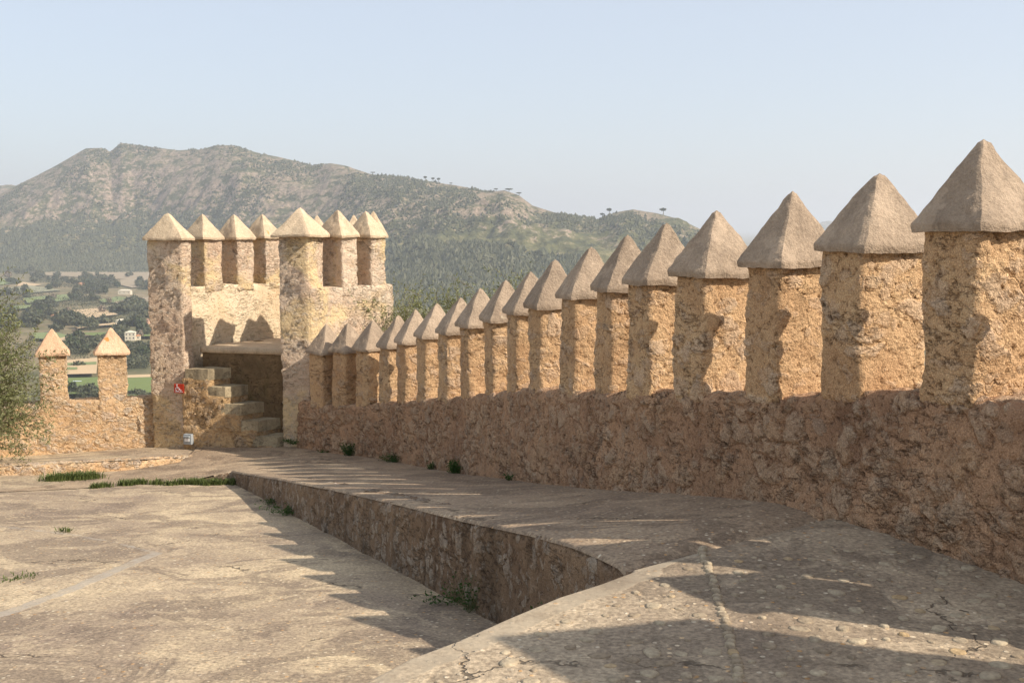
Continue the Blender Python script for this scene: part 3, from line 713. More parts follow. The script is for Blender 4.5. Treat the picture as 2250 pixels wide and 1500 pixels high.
# ------------------------------------------------------------------ small plants
def blades(name, pts, n, h, spread, mat, width=0.006, lean=0.5, seed=0, parent=None):
    rn = random.Random(seed); V, F = [], []
    for _ in range(n):
        c = rn.choice(pts); a = rn.uniform(0, 6.28); r = abs(rn.gauss(0, spread)); b = Vector((c[0] + r * math.cos(a), c[1] + r * math.sin(a), c[2] - 0.005))
        hh = h * rn.uniform(0.4, 1.1); dd = Vector((math.cos(a + rn.uniform(-1, 1)), math.sin(a + rn.uniform(-1, 1)), 0)) * hh * lean * rn.uniform(0.3, 1.3)
        n_ = Vector((-dd.y, dd.x, 0)); n_ = n_.normalized() * width * rn.uniform(0.6, 1.3) if n_.length > 1e-6 else Vector((width, 0, 0))
        m_ = b + dd * 0.4 + Vector((0, 0, hh * 0.65)); t_ = b + dd + Vector((0, 0, hh)); i = len(V)
        V += [b - n_, b + n_, m_ - n_ * 0.9, m_ + n_ * 0.9, t_]; F += [(i, i + 1, i + 3, i + 2), (i + 2, i + 3, i + 4)]
    return meshobj(name, V, F, mat, parent, smooth=False)
def leafy(name, loc, h, w_, n, mat, seed=0, leaf=0.022):
    """little weed: stems with many small leaves"""
    rn = random.Random(seed); V, F = [Vector((0, 0, -0.01))], []
    stems = [Vector((rn.gauss(0, w_ * 0.35), rn.gauss(0, w_ * 0.25), 0)) for _ in range(12)]
    for k in range(n):
        st = stems[k % len(stems)]; f = rn.random() ** 0.7
        c = Vector((st.x * (0.6 + f) + rn.gauss(0, w_ * 0.14), st.y * (0.6 + f) + rn.gauss(0, w_ * 0.12), f * h * (0.6 + 0.4 * rn.random()) + 0.005))
        d = Vector((rn.gauss(0, 1), rn.gauss(0, 1), rn.gauss(0.3, 0.6))).normalized() * leaf * rn.uniform(0.6, 1.3)
        s_ = d.cross(Vector((rn.gauss(0, 1), rn.gauss(0, 1), rn.gauss(0, 1)))).normalized() * leaf * 0.32; i = len(V)
        V += [c - d * 0.5, c + s_, c + d * 0.6, c - s_, c - d * 0.5 + Vector((0.0015, 0, 0))]; F += [(i, i + 1, i + 2, i + 3), (0, i, i + 4)]
    o = meshobj(name, V, F, mat, None, smooth=False); o.location = loc; return o
def lp(p, q, n): return [x for x in (p + (q - p) * (k / n) + Vector((0, random.gauss(0, 0.05), 0)) for k in range(n + 1)) if random.random() > 0.22]
g1 = blades('grass', lp(pc(108, 1056), pc(205, 1052), 14), 1500, 0.11, 0.09, M['grass'], 0.006, 0.5, 3)
tag(g1, 'bright green grass growing against the low stone kerb', 'grass', kind='stuff')
gp = lp(P(515, 1062, 14.9), P(400, 1060, 14.85), 14) + lp(P(400, 1060, 14.85), pc(300, 1064), 8) + lp(pc(300, 1064), pc(212, 1072), 8)
for p in gp: p.z = max(zc(p.y), p.z - 0.05)
g2 = blades('grass', gp + gp[:12], 2600, 0.09, 0.045, M['grass'], 0.006, 0.5, 4)
tag(g2, 'strip of bright green grass along the sunken end of the walkway edge', 'grass', kind='stuff')
tag(blades('grass', [pc(135, 1165)] + [pc(150, 1166)], 90, 0.035, 0.04, M['grass'], 0.004, 0.9, 6), 'small tuft of grass in the courtyard joint', 'grass', kind='stuff')
tag(blades('grass', lp(pc(0, 1280), pc(85, 1262), 8), 170, 0.03, 0.07, M['grass'], 0.004, 0.9, 8), 'sparse low grass in the courtyard crack at the left', 'grass', kind='stuff')
def foot_pt(u):
    k = (u - 1125) / FPX; f_ = px_ + nxl * (THK / 2 + 0.09) - k * (py_ + nyl * (THK / 2 + 0.09)); i = int(np.argmin(abs(f_[150:]))) + 150
    return Vector((px_[i] + nxl[i] * (THK / 2 + 0.1), py_[i] + nyl[i] * (THK / 2 + 0.1), footz[i]))
for k, (u, h, w_, n, lb) in enumerate(((655, 0.10, 0.26, 260, 'low dark weed at the foot of the turret pillar'), (762, 0.24, 0.15, 420, 'upright dark green weed at the far wall foot'),
        (705, 0.06, 0.12, 90, 'tiny weed between the pillar weed and the upright weed'), (858, 0.14, 0.26, 380, 'spreading weed at the wall foot below the fifteenth merlon'),
        (947, 0.13, 0.07, 120, 'narrow weed beside the bushiest wall-foot weed'), (998, 0.19, 0.28, 620, 'bushiest dark green weed along the wall foot'), (1120, 0.07, 0.07, 70, 'nearest tiny weed at the wall foot'))):
    p = foot_pt(u)
    if u < 690: p = Vector((C5.x - 0.28, C5.y - 0.02, -1.83))
    tag(leafy('weed', p, h, w_, n, M['weed'], 10 + k), lb, 'weed', 'weeds along the wall foot')
def rfoot(u):
    D = edgeD(u) - 0.05; p = P(u, 1300, D); return Vector((p.x - 0.06, D, zc(D) + 0.01))
for k, (u, h, w_, n, lb) in enumerate(((1050, 0.26, 0.16, 220, 'tall straggly weed under the retaining wall near the terrace corner'), (645, 0.09, 0.22, 260, 'bright low weed at the far part of the retaining wall foot'),
        (604, 0.08, 0.1, 90, 'little weed furthest along the retaining wall foot'), (1010, 0.05, 0.2, 120, 'flat weed patch beside the tall straggly weed'), (1200, 0.3, 0.06, 60, 'thin weed growing up the retaining wall just above the terrace kerb'))):
    tag(leafy('weed', rfoot(u), h, w_, n, M['weed'], 30 + k), lb, 'weed', 'weeds along the retaining wall')

# ------------------------------------------------------------------ olive trees
def tube(pts, radii, n=7):
    V, F = [], []
    for i, p in enumerate(pts):
        d = (pts[min(i + 1, len(pts) - 1)] - pts[max(i - 1, 0)]).normalized(); a = d.orthogonal().normalized(); b = d.cross(a)
        for k in range(n):
            t = 2 * math.pi * k / n; V.append(p + (a * math.cos(t) + b * math.sin(t)) * radii[i])
    for i in range(len(pts) - 1):
        for k in range(n): F.append((i * n + k, i * n + (k + 1) % n, (i + 1) * n + (k + 1) % n, (i + 1) * n + k))
    return V, F
def olive(name, loc, H, Rr, nspray, label, seed, leaf=0.066, group=None):
    rn = random.Random(seed); root = empty(name, loc); tag(root, label, 'tree', group)
    TV, TF = [], []
    def add(v, f):
        b = len(TV); TV.extend(v); TF.extend([tuple(i + b for i in q) for q in f])
    th = H * 0.42
    tp = [Vector((0, 0, -0.2)), Vector((0.06, 0.02, th * 0.4)), Vector((-0.05, 0.05, th * 0.75)), Vector((0.02, 0, th))]
    add(*tube(tp, [0.2, 0.16, 0.14, 0.11], 9))
    LV, LF = [], []
    cc = Vector((0, 0, H - Rr * 0.95))
    tips = []
    for k in range(26):
        a = rn.uniform(0, 6.28); e = rn.uniform(-0.35, 1.35); d = Vector((math.cos(a) * math.cos(e), math.sin(a) * math.cos(e), math.sin(e)))
        end = cc + d * Rr * rn.uniform(0.65, 0.85); mid = tp[-1].lerp(end, 0.5) + Vector((rn.gauss(0, .1), rn.gauss(0, .1), 0.12 * Rr))
        add(*tube([tp[-1], mid, end], [0.06, 0.035, 0.012], 5)); tips += [end, mid.lerp(end, 0.4), mid.lerp(end, 0.7)]
    for k in range(nspray):
        c = rn.choice(tips) + Vector((rn.gauss(0, 1), rn.gauss(0, 1), rn.gauss(0, 1))) * Rr * 0.17
        out = (c - cc).normalized(); d = (out + Vector((rn.gauss(0, .5), rn.gauss(0, .5), rn.gauss(0.35, .5)))).normalized()
        ln = rn.uniform(0.18, 0.42); 
        if rn.random() < 0.5: add(*tube([c - d * 0.1, c + d * ln], [0.004, 0.0015], 3))
        side = d.orthogonal().normalized(); s2 = d.cross(side)
        for j in range(rn.randint(9, 15)):
            t = rn.random(); q = c + d * ln * t; an = rn.uniform(0, 6.28)
            ld = (d * rn.uniform(0.3, 1.1) + side * math.cos(an) + s2 * math.sin(an)).normalized() * leaf * rn.uniform(0.7, 1.3)
            wv = ld.cross(Vector((rn.gauss(0, 1), rn.gauss(0, 1), rn.gauss(0, 1)))).normalized() * leaf * 0.13; i = len(LV)
            LV += [q, q + ld * 0.5 + wv, q + ld, q + ld * 0.5 - wv]; LF.append((i, i + 1, i + 2, i + 3))
    meshobj('trunk', TV, TF, M['bark'], root); meshobj('crown', LV, np.array(LF), M['olive'], root, smooth=False)
    return root
olive('olive_tree', (-8.75, 16.6, -1.95), 2.75, 1.65, 7500, 'grey-green olive tree at the left edge in front of the low parapet', 2)
ob = 'olive trees just outside the long wall'
olive('olive_tree', (-1.95, 19.6, -4.2), 4.62, 1.15, 1300, 'olive tree outside the wall nearest the turret', 5, group=ob)
olive('olive_tree', (-0.75, 19.0, -4.2), 4.68, 1.3, 1300, 'olive tree outside the wall behind the middle merlons', 6, group=ob)
olive('olive_tree', (0.65, 18.4, -4.2), 4.95, 1.15, 1100, 'olive tree outside the wall furthest right', 7, group=ob)

# ------------------------------------------------------------------ terrain: castle hill, valley, mountains
VZ = -100.0
def gf(s, t):
    th = (s - 0.5) * R(300); r = 13.0 * (30000 / 13.0) ** t
    x = r * np.sin(th) ; y = r * np.cos(th) + 8
    z = np.interp(r, [0, 13, 40, 120, 330, 600, 30000], [-4.6, -4.6, -14, -48, VZ + 3, VZ, VZ])
    V = np.stack([x, y, z], 1)
    V[:, 2] += np.interp(r, [13, 60, 300, 600, 1300], [0, 1.5, 4, 0.8, 0.5]) * fbm(V, 0.012, 4, 3)
    return V
sG = NT('valley_ground'); p = sG.pos()
g0 = sG.noise(p, 0.004, 5, 0.6); g1_ = sG.noise(p, 0.03, 6, 0.65); g2_ = sG.noise(p, 0.25, 4)
cG = sG.ramp(sG.math('ADD', sG.math('MULTIPLY', g0, 0.5), sG.math('MULTIPLY', g1_, 0.5)), [(0.38, hexc('55553a')), (0.47, hexc('6e6648')), (0.54, hexc('857558')), (0.62, hexc('97856a'))])
cG = sG.mix(0.5, cG, sG.ramp(g2_, [(0.3, (0.2, 0.2, 0.18)), (0.7, (0.75, 0.75, 0.7))]), 'OVERLAY')
V, F = grid(300, 160, gf); ground = meshobj('ground', V, F, sG.done(cG, g2_, 0.6, 0.5, False)); tag(ground, kind='structure')
if ground.data.polygons[5].normal.z < 0: ground.data.flip_normals()

# mountain: ridge outline (u, v) with the distance of foot and crest along each direction
RID = [(-500, 470), (-200, 455), (-60, 446), (0, 432), (60, 402), (130, 368), (200, 329), (235, 328), (252, 336), (276, 317), (330, 325), (400, 333), (450, 330), (480, 322), (520, 322), (580, 340), (650, 355), (690, 366), (730, 360), (770, 368),
       (820, 385), (900, 394), (1000, 408), (1080, 423), (1108, 420), (1140, 430), (1170, 452), (1220, 468), (1280, 477), (1312, 482), (1350, 467), (1390, 461), (1440, 469), (1490, 482), (1530, 501), (1580, 523), (1650, 552), (1760, 585), (1900, 600)]
CD = [(-500, 3300), (0, 3400), (300, 3400), (700, 3000), (950, 2600), (1150, 2350), (1400, 2200), (1600, 2100), (1900, 2000)]
FD = [(-500, 2500), (0, 2600), (330, 2600), (600, 2000), (870, 1500), (1100, 1350), (1400, 1350), (1900, 1400)]
def hf_z(u, D, jit=True):
    """height of the mountain ground for direction u (photo column) and forward distance D"""
    u = np.asarray(u, float); D = np.asarray(D, float)
    rv = np.interp(u, *zip(*RID)); cd = np.interp(u, *zip(*CD)); fd = np.interp(u, *zip(*FD))
    zr = EYE + (500 - rv) / FPX * cd
    t = (D - fd) / (cd - fd)
    prof = np.interp(t, [-1, 0, 0.25, 0.55, 0.8, 1.0, 1.25, 1.8, 3], [-0.02, 0.0, 0.12, 0.40, 0.80, 1.0, 0.85, 0.3, -0.02])
    x = (u - 1125) / FPX * D
    p = np.stack([x, D, np.zeros_like(x)], 1)
    r1 = 1 - np.abs(fbm(p * np.array([1, 0.45, 1]), 0.0042, 5, 8, 0.55)) * 2.2
    r2 = fbm(p, 0.02, 4, 18, 0.6)
    amp = np.clip(np.interp(t, [0, 0.15, 0.6, 0.93, 1.0, 1.3], [0, 0.3, 1, 0.35, 0.04, 0.5]), 0, 1)
    z = VZ - 2 + (zr - VZ + 2) * prof + amp * (46 * (r1 - 0.55) + 20 * r2) * (1 if jit else 0)
    return z
def mf(s, t):
    u = -500 + s * 2400; fd = np.interp(u, *zip(*FD)); cd = np.interp(u, *zip(*CD)); D = (fd - 120) + t * ((cd - fd) * 2.2 + 120)
    x = (u - 1125) / FPX * D
    return np.stack([x, D, hf_z(u, D)], 1)
V, F = grid(900, 300, mf)
sH = NT('mountain_rock_scrub'); p = sH.pos()
nrm = sH.n('NewGeometry', 'Normal'); sx = sH.t.nodes.new('ShaderNodeSeparateXYZ'); sH.t.links.new(nrm, sx.inputs[0])
px3 = sH.t.nodes.new('ShaderNodeSeparateXYZ'); sH.t.links.new(p, px3.inputs[0])
n0 = sH.noise(p, 0.006, 6, 0.6); n1 = sH.noise(sH.scalev(p, (1, 0.6, 2.2)), 0.022, 7, 0.68, 0.6); n2 = sH.noise(p, 0.11, 5, 0.7)
gr = sH.ramp(n1, [(0.36, hexc('4a4c34')), (0.5, hexc('62603f')), (0.62, hexc('7c7252'))])
gr = sH.mix(0.5, gr, sH.ramp(n2, [(0.35, (0.15, 0.17, 0.12)), (0.65, (0.75, 0.75, 0.7))]), 'OVERLAY')
rk = sH.ramp(n2, [(0.3, hexc('665a4c')), (0.5, hexc('917d6c')), (0.7, hexc('bba48f'))])
hh = sH.n('MapRange', 0, Value=px3.outputs[2], From_Min=-85.0, From_Max=30.0, To_Min=0.2, To_Max=-0.0)
rm = sH.step(sH.math('SUBTRACT', sH.math('ADD', sH.math('MULTIPLY', n1, 0.6), sH.math('MULTIPLY', n2, 0.4)), hh), 0.478, 0.512)
steep = sH.step(sx.outputs[2], 0.97, 0.78)
rm = sH.math('MULTIPLY', rm, sH.math('ADD', 0.25, sH.math('MULTIPLY', steep, 0.75)), clamp=True)
cH = sH.mix(rm, gr, rk)
hills = meshobj('hills', V, F, sH.done(cH, sH.math('ADD', sH.math('MULTIPLY', n1, 0.6), sH.math('MULTIPLY', n2, 0.5)), 10.0, 0.5, False)); tag(hills, kind='structure')
if hills.data.polygons[2000].normal.z < 0: hills.data.flip_normals()
# two farther hills
def hump(name, u, v, D, wu, mat):
    c = P(u, v, D); wx = wu / FPX * D
    def f(s, t):
        a = (s - 0.5) * 2; b = (t - 0.5) * 2; x = c.x + a * wx; y = D + b * wx * 0.8
        q = np.clip(1 - a * a - b * b, 0, 1) ** 1.2; V = np.stack([x, y, VZ - 5 + (c.z - VZ + 5) * q], 1)
        V[:, 2] += 0.06 * (c.z - VZ) * fbm(V, 6 / wx, 4, 5) * q; return V
    o = meshobj(name, *grid(80, 60, f), mat); tag(o, kind='structure')
    if o.data.polygons[300].normal.z < 0: o.data.flip_normals()
hump('far_hill', 22, 407, 4300, 170, hills.data.materials[0]); hump('far_hill', 1820, 486, 9000, 60, hills.data.materials[0])

# trees as many small lumps: unit crown made of leaf clumps
def crown_unit(n, seed, flat=0.8):
    rn = np.random.RandomState(seed); V, F = [], []
    for k in range(n):
        d = rn.normal(size=3); d /= np.linalg.norm(d); c = d * rn.uniform(0.35, 0.95) ** 0.6 * np.array([1, 1, flat])
        if c[2] < -0.45: c[2] = -0.45 + rn.uniform(0, 0.1)
        s = rn.uniform(0.16, 0.3); a = rn.normal(size=3); a /= np.linalg.norm(a); b = np.cross(a, d + 0.01); b /= np.linalg.norm(b) + 1e-9; i = len(V)
        V += [c - a * s, c - b * s * 0.7, c + a * s, c + b * s * 0.7]; F.append((i, i + 1, i + 2, i + 3))
    return np.array(V), np.array(F)
def tree_far(name, loc, w_, h_, mats, seed, n=150):
    V, F = crown_unit(n, seed); V = V * np.array([w_, w_, h_ * 0.62]); V[:, 2] += h_ * 0.5
    tv, tf_ = tube([Vector((0, 0, -1)), Vector((0, 0, h_ * 0.5))], [0.4, 0.25], 5)
    o = meshobj(name, list(map(tuple, V)) + [tuple(v) for v in tv], [tuple(f) for f in F] + [tuple(i + len(V) for i in f) for f in tf_], mats, smooth=False,
                midx=[0] * len(F) + [1] * len(tf_)); o.location = loc; return o
protos = [tree_far('valley_tree', (0, 0, 0), 5.5, 8.5, [M['far_leaf'], M['bark']], 1), tree_far('valley_tree', (0, 0, 0), 5.0, 7.0, [M['far_leaf'], M['bark']], 2),
          tree_far('valley_tree', (0, 0, 0), 4.0, 9.0, [M['pine_leaf'], M['bark']], 3), tree_far('bare_tree', (0, 0, 0), 4.0, 9.5, [M['bare'], M['bark']], 4, 110)]
used = [False] * 4
def ground_z(x, y):
    r = math.hypot(x, y - 8); return float(np.interp(r, [0, 13, 40, 120, 330, 600, 30000], [-4.6, -4.6, -14, -48, VZ + 3, VZ, VZ]))
def place_tree(k, x, y, sc, rz, label, group):
    if not used[k]: o = protos[k]; used[k] = True
    else: o = protos[k].copy(); col.objects.link(o)
    o.location = (x, y, ground_z(x, y) + 0.1); o.scale = (sc, sc, sc * random.uniform(0.85, 1.15)); o.rotation_euler = (0, 0, rz)
    tag(o, label, 'tree', group)
# (u, v, spread u, spread v, count): belts and copses of trees in the valley as seen over the low parapet
COP = [(60, 600, 26, 3, 5), (110, 615, 40, 6, 18), (160, 626, 45, 7, 20), (205, 612, 30, 6, 14), (230, 625, 32, 9, 22), (200, 640, 34, 7, 16), (286, 608, 8, 2, 2), (308, 620, 4, 1, 1), (320, 632, 18, 5, 6), (105, 636, 8, 3, 2), (30, 622, 14, 2, 4),
       (30, 645, 30, 4, 6), (60, 655, 12, 3, 3), (185, 658, 26, 4, 8), (95, 672, 30, 4, 7), (300, 675, 36, 8, 16), (285, 688, 40, 5, 12), (90, 695, 34, 9, 18), (150, 706, 30, 10, 18), (60, 712, 20, 8, 8), (130, 728, 10, 3, 2), (190, 722, 18, 4, 6), (225, 718, 8, 3, 2),
       (285, 712, 20, 5, 6), (262, 740, 10, 6, 4), (315, 738, 10, 4, 3), (190, 757, 40, 10, 18), (160, 772, 34, 6, 9), (300, 775, 34, 14, 16), (290, 800, 34, 10, 9), (174, 812, 5, 3, 1), (180, 872, 44, 5, 9), (300, 880, 30, 3, 4), (20, 700, 18, 30, 8), (320, 700, 10, 8, 3)]
nt = 0
for (u, v, su, sv, n) in COP:
    for k in range(n):
        uu, vv = u + random.uniform(-1, 1) * su, v + random.uniform(-1, 1) * sv; q = Pz(uu, vv, VZ)
        kk = random.choice((0, 0, 1, 2)); place_tree(kk, q.x, q.y, random.uniform(0.85, 1.6) * (0.75 if v > 740 else 1), random.uniform(0, 6.28), 'rounded dark green tree standing in the valley fields', 'trees in the valley'); nt += 1
for (u, v, s_) in ((18, 612, 2.2), (110, 668, 1.3), (118, 660, 1.0), (262, 735, 0.9), (308, 745, 1.0), (165, 738, 0.8), (240, 668, 1.0), (225, 690, 1.1), (150, 690, 1.0)):
    q = Pz(u, v, VZ); place_tree(3, q.x, q.y, s_, random.uniform(0, 6), 'leafless brown tree standing in the valley', 'bare trees in the valley')

# forest and scrub on the mountain
def forest(name, N, seed, region, size, mat, label):
    rn = np.random.RandomState(seed); us, Ds = region(rn, N); z = hf_z(us, Ds); x = (us - 1125) / FPX * Ds
    pts = np.stack([x, Ds, z], 1)
    # octahedron-ish lumps with ragged points
    base = np.array([(1, 0, 0), (0.2, 0.95, 0.1), (-1, 0.1, 0), (0, -1, 0.05), (0.1, 0, 1), (-0.1, 0.1, -0.5)])
    Fb = np.array([(0, 1, 4), (1, 2, 4), (2, 3, 4), (3, 0, 4), (1, 0, 5), (2, 1, 5), (3, 2, 5), (0, 3, 5)])
    s = size[0] + (size[1] - size[0]) * rn.rand(N) ** 1.5
    rot = rn.rand(N) * 6.28; c_, s_ = np.cos(rot), np.sin(rot)
    B_ = base[None] * (1 + 0.35 * rn.uniform(-1, 1, (N, 6, 1)))
    X = B_[..., 0] * c_[:, None] - B_[..., 1] * s_[:, None]; Y = B_[..., 0] * s_[:, None] + B_[..., 1] * c_[:, None]
    V = np.stack([X * s[:, None], Y * s[:, None], B_[..., 2] * s[:, None] * rn.uniform(0.9, 1.5, (N, 1))], 2) + pts[:, None]
    F = (Fb[None] + (np.arange(N) * 6)[:, None, None]).reshape(-1, 3)
    o = meshobj(name, V.reshape(-1, 3), F, mat, smooth=False); tag(o, label, 'forest', kind='stuff')
def reg_low(rn, N):
    u = rn.uniform(-300, 1750, N); fd = np.interp(u, *zip(*FD)); cd = np.interp(u, *zip(*CD))
    tm = np.interp(u, [0, 350, 500, 900, 1300, 1700], [0.6, 0.6, 0.5, 0.52, 0.5, 0.5]); t = rn.rand(N) ** 1.0 * tm - 0.03
    return u, fd + (cd - fd) * t
forest('forest', 38000, 4, reg_low, (3.0, 6.0), M['far_leaf'], 'dense dark green woodland covering the lower mountain slopes')
def reg_scrub(rn, N):
    u = rn.uniform(-300, 1750, N * 3); fd = np.interp(u, *zip(*FD)); cd = np.interp(u, *zip(*CD)); t = rn.uniform(0.35, 1.02, N * 3)
    D = fd + (cd - fd) * t; p = np.stack([(u - 1125) / FPX * D, D, 0 * D], 1); m = fbm(p, 0.009, 4, 50) + 0.25 * (0.7 - t) + rn.uniform(-.2, .2, len(u)); o = np.argsort(-m)[:N]
    return u[o], D[o]
forest('scrub', 26000, 6, reg_scrub, (1.3, 4.4), M['far_leaf'], 'dark scrub and bushes dotted over the rocky upper slopes')

def reg_valley(rn, N):
    cs = [(u, v, su, sv) for (u, v, su, sv, n) in COP if n > 3] + [(120, 680, 140, 14), (60, 650, 70, 12), (250, 700, 90, 16), (120, 770, 140, 22), (200, 665, 80, 8)]
    k = rn.randint(0, len(cs), N); c = np.array(cs)[k]; u = c[:, 0] + rn.uniform(-1, 1, N) * c[:, 2]; v = c[:, 1] + rn.uniform(-1, 1, N) * c[:, 3]
    q = np.array([tuple(Pz(a, b, VZ)) for a, b in zip(u, v)]); return q
def valley_scrub(N, seed):
    rn = np.random.RandomState(seed); q = reg_valley(rn, N); V, F = [], []
    cu, cf_ = crown_unit(9, 33, 0.9); rot = rn.rand(N) * 6.28; s = rn.uniform(1.8, 4.2, N)
    X = (cu[None, :, 0] * np.cos(rot)[:, None] - cu[None, :, 1] * np.sin(rot)[:, None]) * s[:, None]; Y = (cu[None, :, 0] * np.sin(rot)[:, None] + cu[None, :, 1] * np.cos(rot)[:, None]) * s[:, None]
    V = np.stack([X, Y, cu[None, :, 2] * s[:, None] * 0.9 + 0.6 * s[:, None]], 2) * 1.0 + q[:, None]
    F = (cf_[None] + (np.arange(N) * len(cu))[:, None, None]).reshape(-1, 4)
    tag(meshobj('undergrowth', V.reshape(-1, 3), F, M['far_leaf'], smooth=False), 'olive brown undergrowth and hedges between the valley fields', 'undergrowth', kind='stuff')
valley_scrub(9000, 9)

# umbrella pines on the skyline
def skyline_pine(u, crown_w, h_, label, k):
    crown_w *= 0.8; h_ *= 0.85
    cd = float(np.interp(u, *zip(*CD))); x = (u - 1125) / FPX * cd; z = float(hf_z([u], [cd])[0])
    r = empty('pine_tree', (x, cd, z)); tag(r, label, 'tree', 'pines on the skyline')
    V, F = crown_unit(170, 80 + k, 0.5); V = V * np.array([crown_w, crown_w, h_ * 0.45]); V[:, 2] += h_ * 0.78
    meshobj('crown', V, F, M['pine_leaf'], r, smooth=False)
    v, f = tube([Vector((0, 0, -2)), Vector((crown_w * 0.1, 0, h_ * 0.4)), Vector((0, 0, h_ * 0.8))], [0.7, 0.5, 0.3], 6); meshobj('trunk', v, f, M['bark'], r)
for k, a in enumerate(((936, 5, 12, 'lone umbrella pine left of the pair on the ridge'), (953, 5, 11, 'left pine of the close pair on the ridge'), (965, 5.5, 12.5, 'right pine of the close pair on the ridge'),
        (822, 8, 7, 'low dark bushy pine on the ridge far left of the others'), (1322, 6, 10, 'small pine in the saddle beside a taller one'), (1337, 7, 15, 'taller pine in the saddle left of the round hill'),
        (1455, 9, 15, 'broad umbrella pine on the right shoulder of the round hill'), (1118, 11, 8, 'bushy pine on top of the rocky knoll'), (1090, 6, 7, 'small pine at the left of the rocky knoll'), (1140, 8, 7, 'pine at the right of the rocky knoll'), (992, 5, 5, 'low bush right of the ridge pair'))): skyline_pine(*a, k)

# fields
def fieldmat(name, c1, c2):
    s = NT(name); p = s.pos(); n = s.noise(p, 0.02, 5, 0.6); r = s.noise(s.scalev(p, (0.3, 2.0, 1)), 0.15, 3)
    return s.done(s.mix(s.math('MULTIPLY', s.math('ADD', n, r), 0.5), c1, c2))
FM = {'brown': fieldmat('ploughed_soil', hexc('8a7a62'), hexc('a8977c')), 'green': fieldmat('green_crop', hexc('6c784a'), hexc('868c5c')), 'bright': fieldmat('meadow', hexc('5c6c3c'), hexc('7c844a')),
      'tan': fieldmat('dry_earth', hexc('b39872'), hexc('cbb18c')), 'greyg': fieldmat('fallow', hexc('84826a'), hexc('979272'))}
FIELDS = [('brown', [(55, 592), (110, 588), (220, 589), (330, 589), (345, 602), (345, 612), (250, 613), (150, 607), (80, 603)]), ('tan', [(95, 587.5), (150, 586.5), (230, 588), (110, 590)]), ('brown', [(245, 616), (345, 606), (345, 628), (290, 632), (262, 625)]), ('tan', [(296, 589), (322, 587), (340, 592), (318, 592)]),
  ('green', [(0, 613), (32, 612), (48, 618), (0, 626)]), ('tan', [(32, 628), (50, 619), (92, 625), (70, 629)]), ('greyg', [(0, 634), (70, 627), (135, 637), (60, 644), (0, 643)]), ('green', [(52, 654), (110, 649), (165, 645), (170, 655), (90, 667), (60, 665)]),
  ('green', [(218, 658), (260, 651), (285, 655), (262, 665), (225, 664)]), ('brown', [(250, 663), (285, 656), (345, 650), (345, 660), (262, 668)]), ('greyg', [(235, 672), (340, 661), (318, 671), (262, 684)]), ('green', [(30, 672), (70, 669), (64, 676), (30, 680)]),
  ('tan', [(110, 685), (220, 676), (260, 690), (190, 700), (130, 694)]), ('tan', [(165, 718), (250, 708), (258, 712), (210, 716), (172, 721)]), ('green', [(70, 731), (120, 729), (152, 737), (140, 748), (78, 743)]), ('bright', [(172, 731), (345, 726), (345, 738), (215, 739)]),
  ('tan', [(125, 744), (150, 738), (155, 748), (135, 756)]), ('tan', [(140, 791), (215, 785), (212, 820), (142, 822)]), ('green', [(142, 797), (212, 794), (212, 800), (142, 803)]), ('green', [(142, 806), (170, 806), (170, 811), (142, 812)]), ('bright', [(128, 830), (215, 828), (230, 862), (128, 866)]), ('bright', [(262, 831), (350, 827), (350, 880), (262, 884)]), ('tan', [(262, 824), (350, 821), (350, 827), (262, 830)])]
for k, (c, poly) in enumerate(FIELDS):
    pts = [Pz(u, v, VZ + 1.4 + 0.12 * k) for u, v in poly]
    V = [tuple(p) for p in pts]; o = meshobj('field', V, [tuple(range(len(V)))], FM[c], smooth=False, recalc=True); tag(o, kind='structure')
    if o.data.polygons[0].normal.z < 0: o.data.flip_normals()

# houses far below
M['cream'] = simple('cream_plaster', hexc('cfc4ac'), var=0.1, vs=0.5); M['pinkw'] = simple('pink_plaster', hexc('cfa283'), var=0.12, vs=0.5); M['tile'] = simple('roof_tile', hexc('b5805c'), var=0.2, vs=1.5)
M['win'] = simple('dark_window', (0.04, 0.045, 0.05), 0.3, 0.5); M['browntile'] = simple('brown_tile', hexc('94725c'), var=0.2, vs=1.5)
def house(u, v, w_, d_, h_, rot, wm, rmat, label, nwin=(3, 2), z=VZ, hip=True):
    q = Pz(u, v, z); r = empty('house', (q.x, q.y, z + 1), rot); tag(r, label, 'house')
    meshobj('wall', *boxm(-w_ / 2, w_ / 2, -d_ / 2, d_ / 2, -3, h_), wm, r, smooth=False, recalc=True)
    e = 0.4; x, y = w_ / 2 + e, d_ / 2 + e; rx = max(0.3, w_ / 2 - (d_ / 2 if hip else 0.0)); rh = d_ * 0.22
    V = [(-x, -y, h_), (x, -y, h_), (x, y, h_), (-x, y, h_), (-rx, 0, h_ + rh), (rx, 0, h_ + rh)]
    meshobj('roof', V, [(0, 1, 5, 4), (1, 2, 5), (2, 3, 4, 5), (3, 0, 4), (0, 3, 2, 1)], rmat, r, smooth=False, recalc=True)
    nx, nz = nwin
    for i in range(nx):
        for j in range(nz):
            cx = -w_ / 2 + w_ * (i + 0.5) / nx; cz = h_ * (j + 0.5) / nz
            meshobj('window', *boxm(cx - 0.5, cx + 0.5, -d_ / 2 - 0.06, -d_ / 2 + 0.1, cz - 0.7, cz + 0.7), M['win'], r, smooth=False, recalc=True)
house(287, 748, 9, 8, 6.5, 0.2, M['cream'], M['cream'], 'cream two-storey villa with rows of dark windows in the valley')
house(304, 747, 4, 5, 3, 0.2, M['cream'], M['tile'], 'small cream annex at the right of the villa', (1, 1))
house(137, 699, 11, 7, 4.0, 0.5, M['pinkw'], M['tile'], 'pink house among trees seen above the left merlon', (2, 1))
house(118, 700, 5, 4, 3, 0.1, M['pinkw'], M['tile'], 'low pink outbuilding left of the pink house', (2, 1))
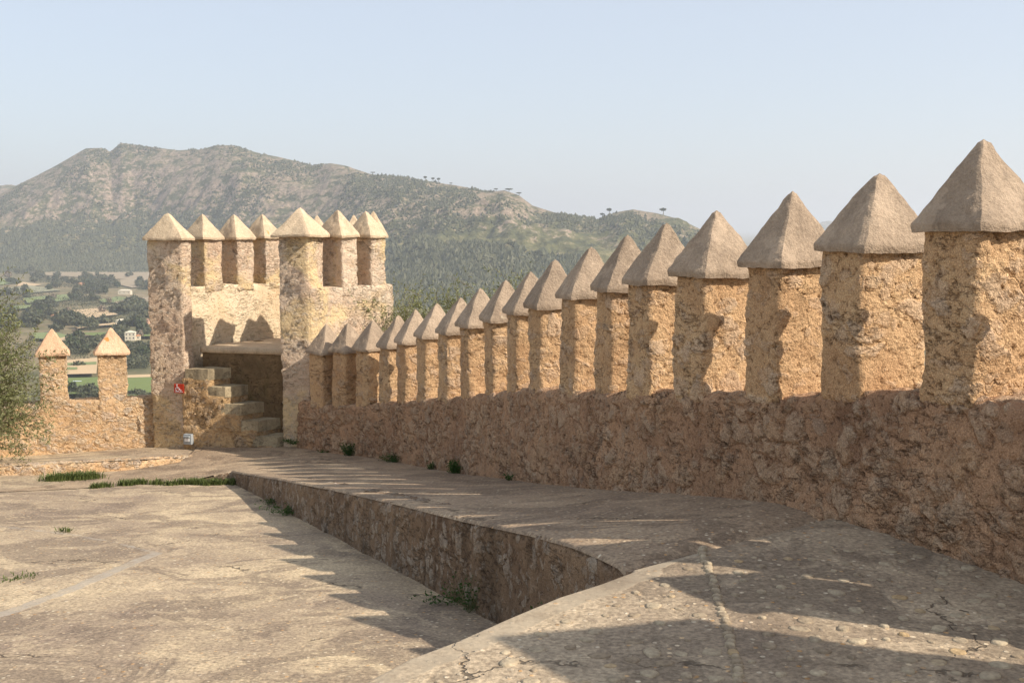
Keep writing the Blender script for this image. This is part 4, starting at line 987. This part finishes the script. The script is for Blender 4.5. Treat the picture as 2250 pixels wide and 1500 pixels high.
house(275, 712, 18, 7, 3.2, 0.1, M['cream'], M['cream'], 'long low pale farm building near the turret', (2, 1))
house(314, 711, 16, 8, 3.2, -0.1, M['pinkw'], M['browntile'], 'brown-roofed long house beside the turret edge', (3, 1))
house(182, 631, 17, 10, 5, 0.3, M['pinkw'], M['tile'], 'farthest pink house between tree belts', (2, 1))
house(275, 647, 19, 9, 5, 0.0, M['cream'], M['cream'], 'pale roofless-looking house with dark openings by a green field', (3, 1))
house(874, 662, 9, 8, 8, 0.3, M['pinkw'], M['tile'], 'stone house just right of the turret below the forest', (2, 2))
house(892, 664, 8, 5, 3, 0.0, M['pinkw'], M['tile'], 'small red-roofed shed right of the stone house', (1, 1))
q = Pz(170, 843, VZ + 2)
sh = empty('greenhouse', tuple(q)); tag(sh, 'white low greenhouse seen between the two left merlons', 'greenhouse')
ang_ = np.linspace(0, math.pi, 9); V = [(x, 2.2 * math.cos(a), 2.0 * math.sin(a)) for x in (-2.6, 2.6) for a in ang_]
meshobj('cover', V, [(i, i + 1, i + 10, i + 9) for i in range(8)] + [tuple(range(9)), tuple(range(17, 8, -1))], simple('greenhouse_film', (0.62, 0.66, 0.7), 0.5), sh, smooth=False, recalc=True)
meshobj('door', *boxm(2.6, 2.66, -0.5, 0.5, 0, 1.5), M['win'], sh, smooth=False, recalc=True)

# ------------------------------------------------------------------ haze
sZ = bpy.data.materials.new('haze_air'); sZ.use_nodes = True; nt_ = sZ.node_tree; nt_.nodes.clear()
vo = nt_.nodes.new('ShaderNodeVolumePrincipled'); oo = nt_.nodes.new('ShaderNodeOutputMaterial'); nt_.links.new(vo.outputs[0], oo.inputs['Volume'])
vo.inputs['Color'].default_value = (0.85, 0.90, 0.97, 1); vo.inputs['Density'].default_value = 0.00014; vo.inputs['Anisotropy'].default_value = 0.3
hz = meshobj('haze', *boxm(-31000, 31000, -31000, 31000, VZ - 12, 330), sZ, smooth=False, recalc=True); tag(hz, kind='stuff', label='pale blue haze over the valley and mountain', cat='haze')
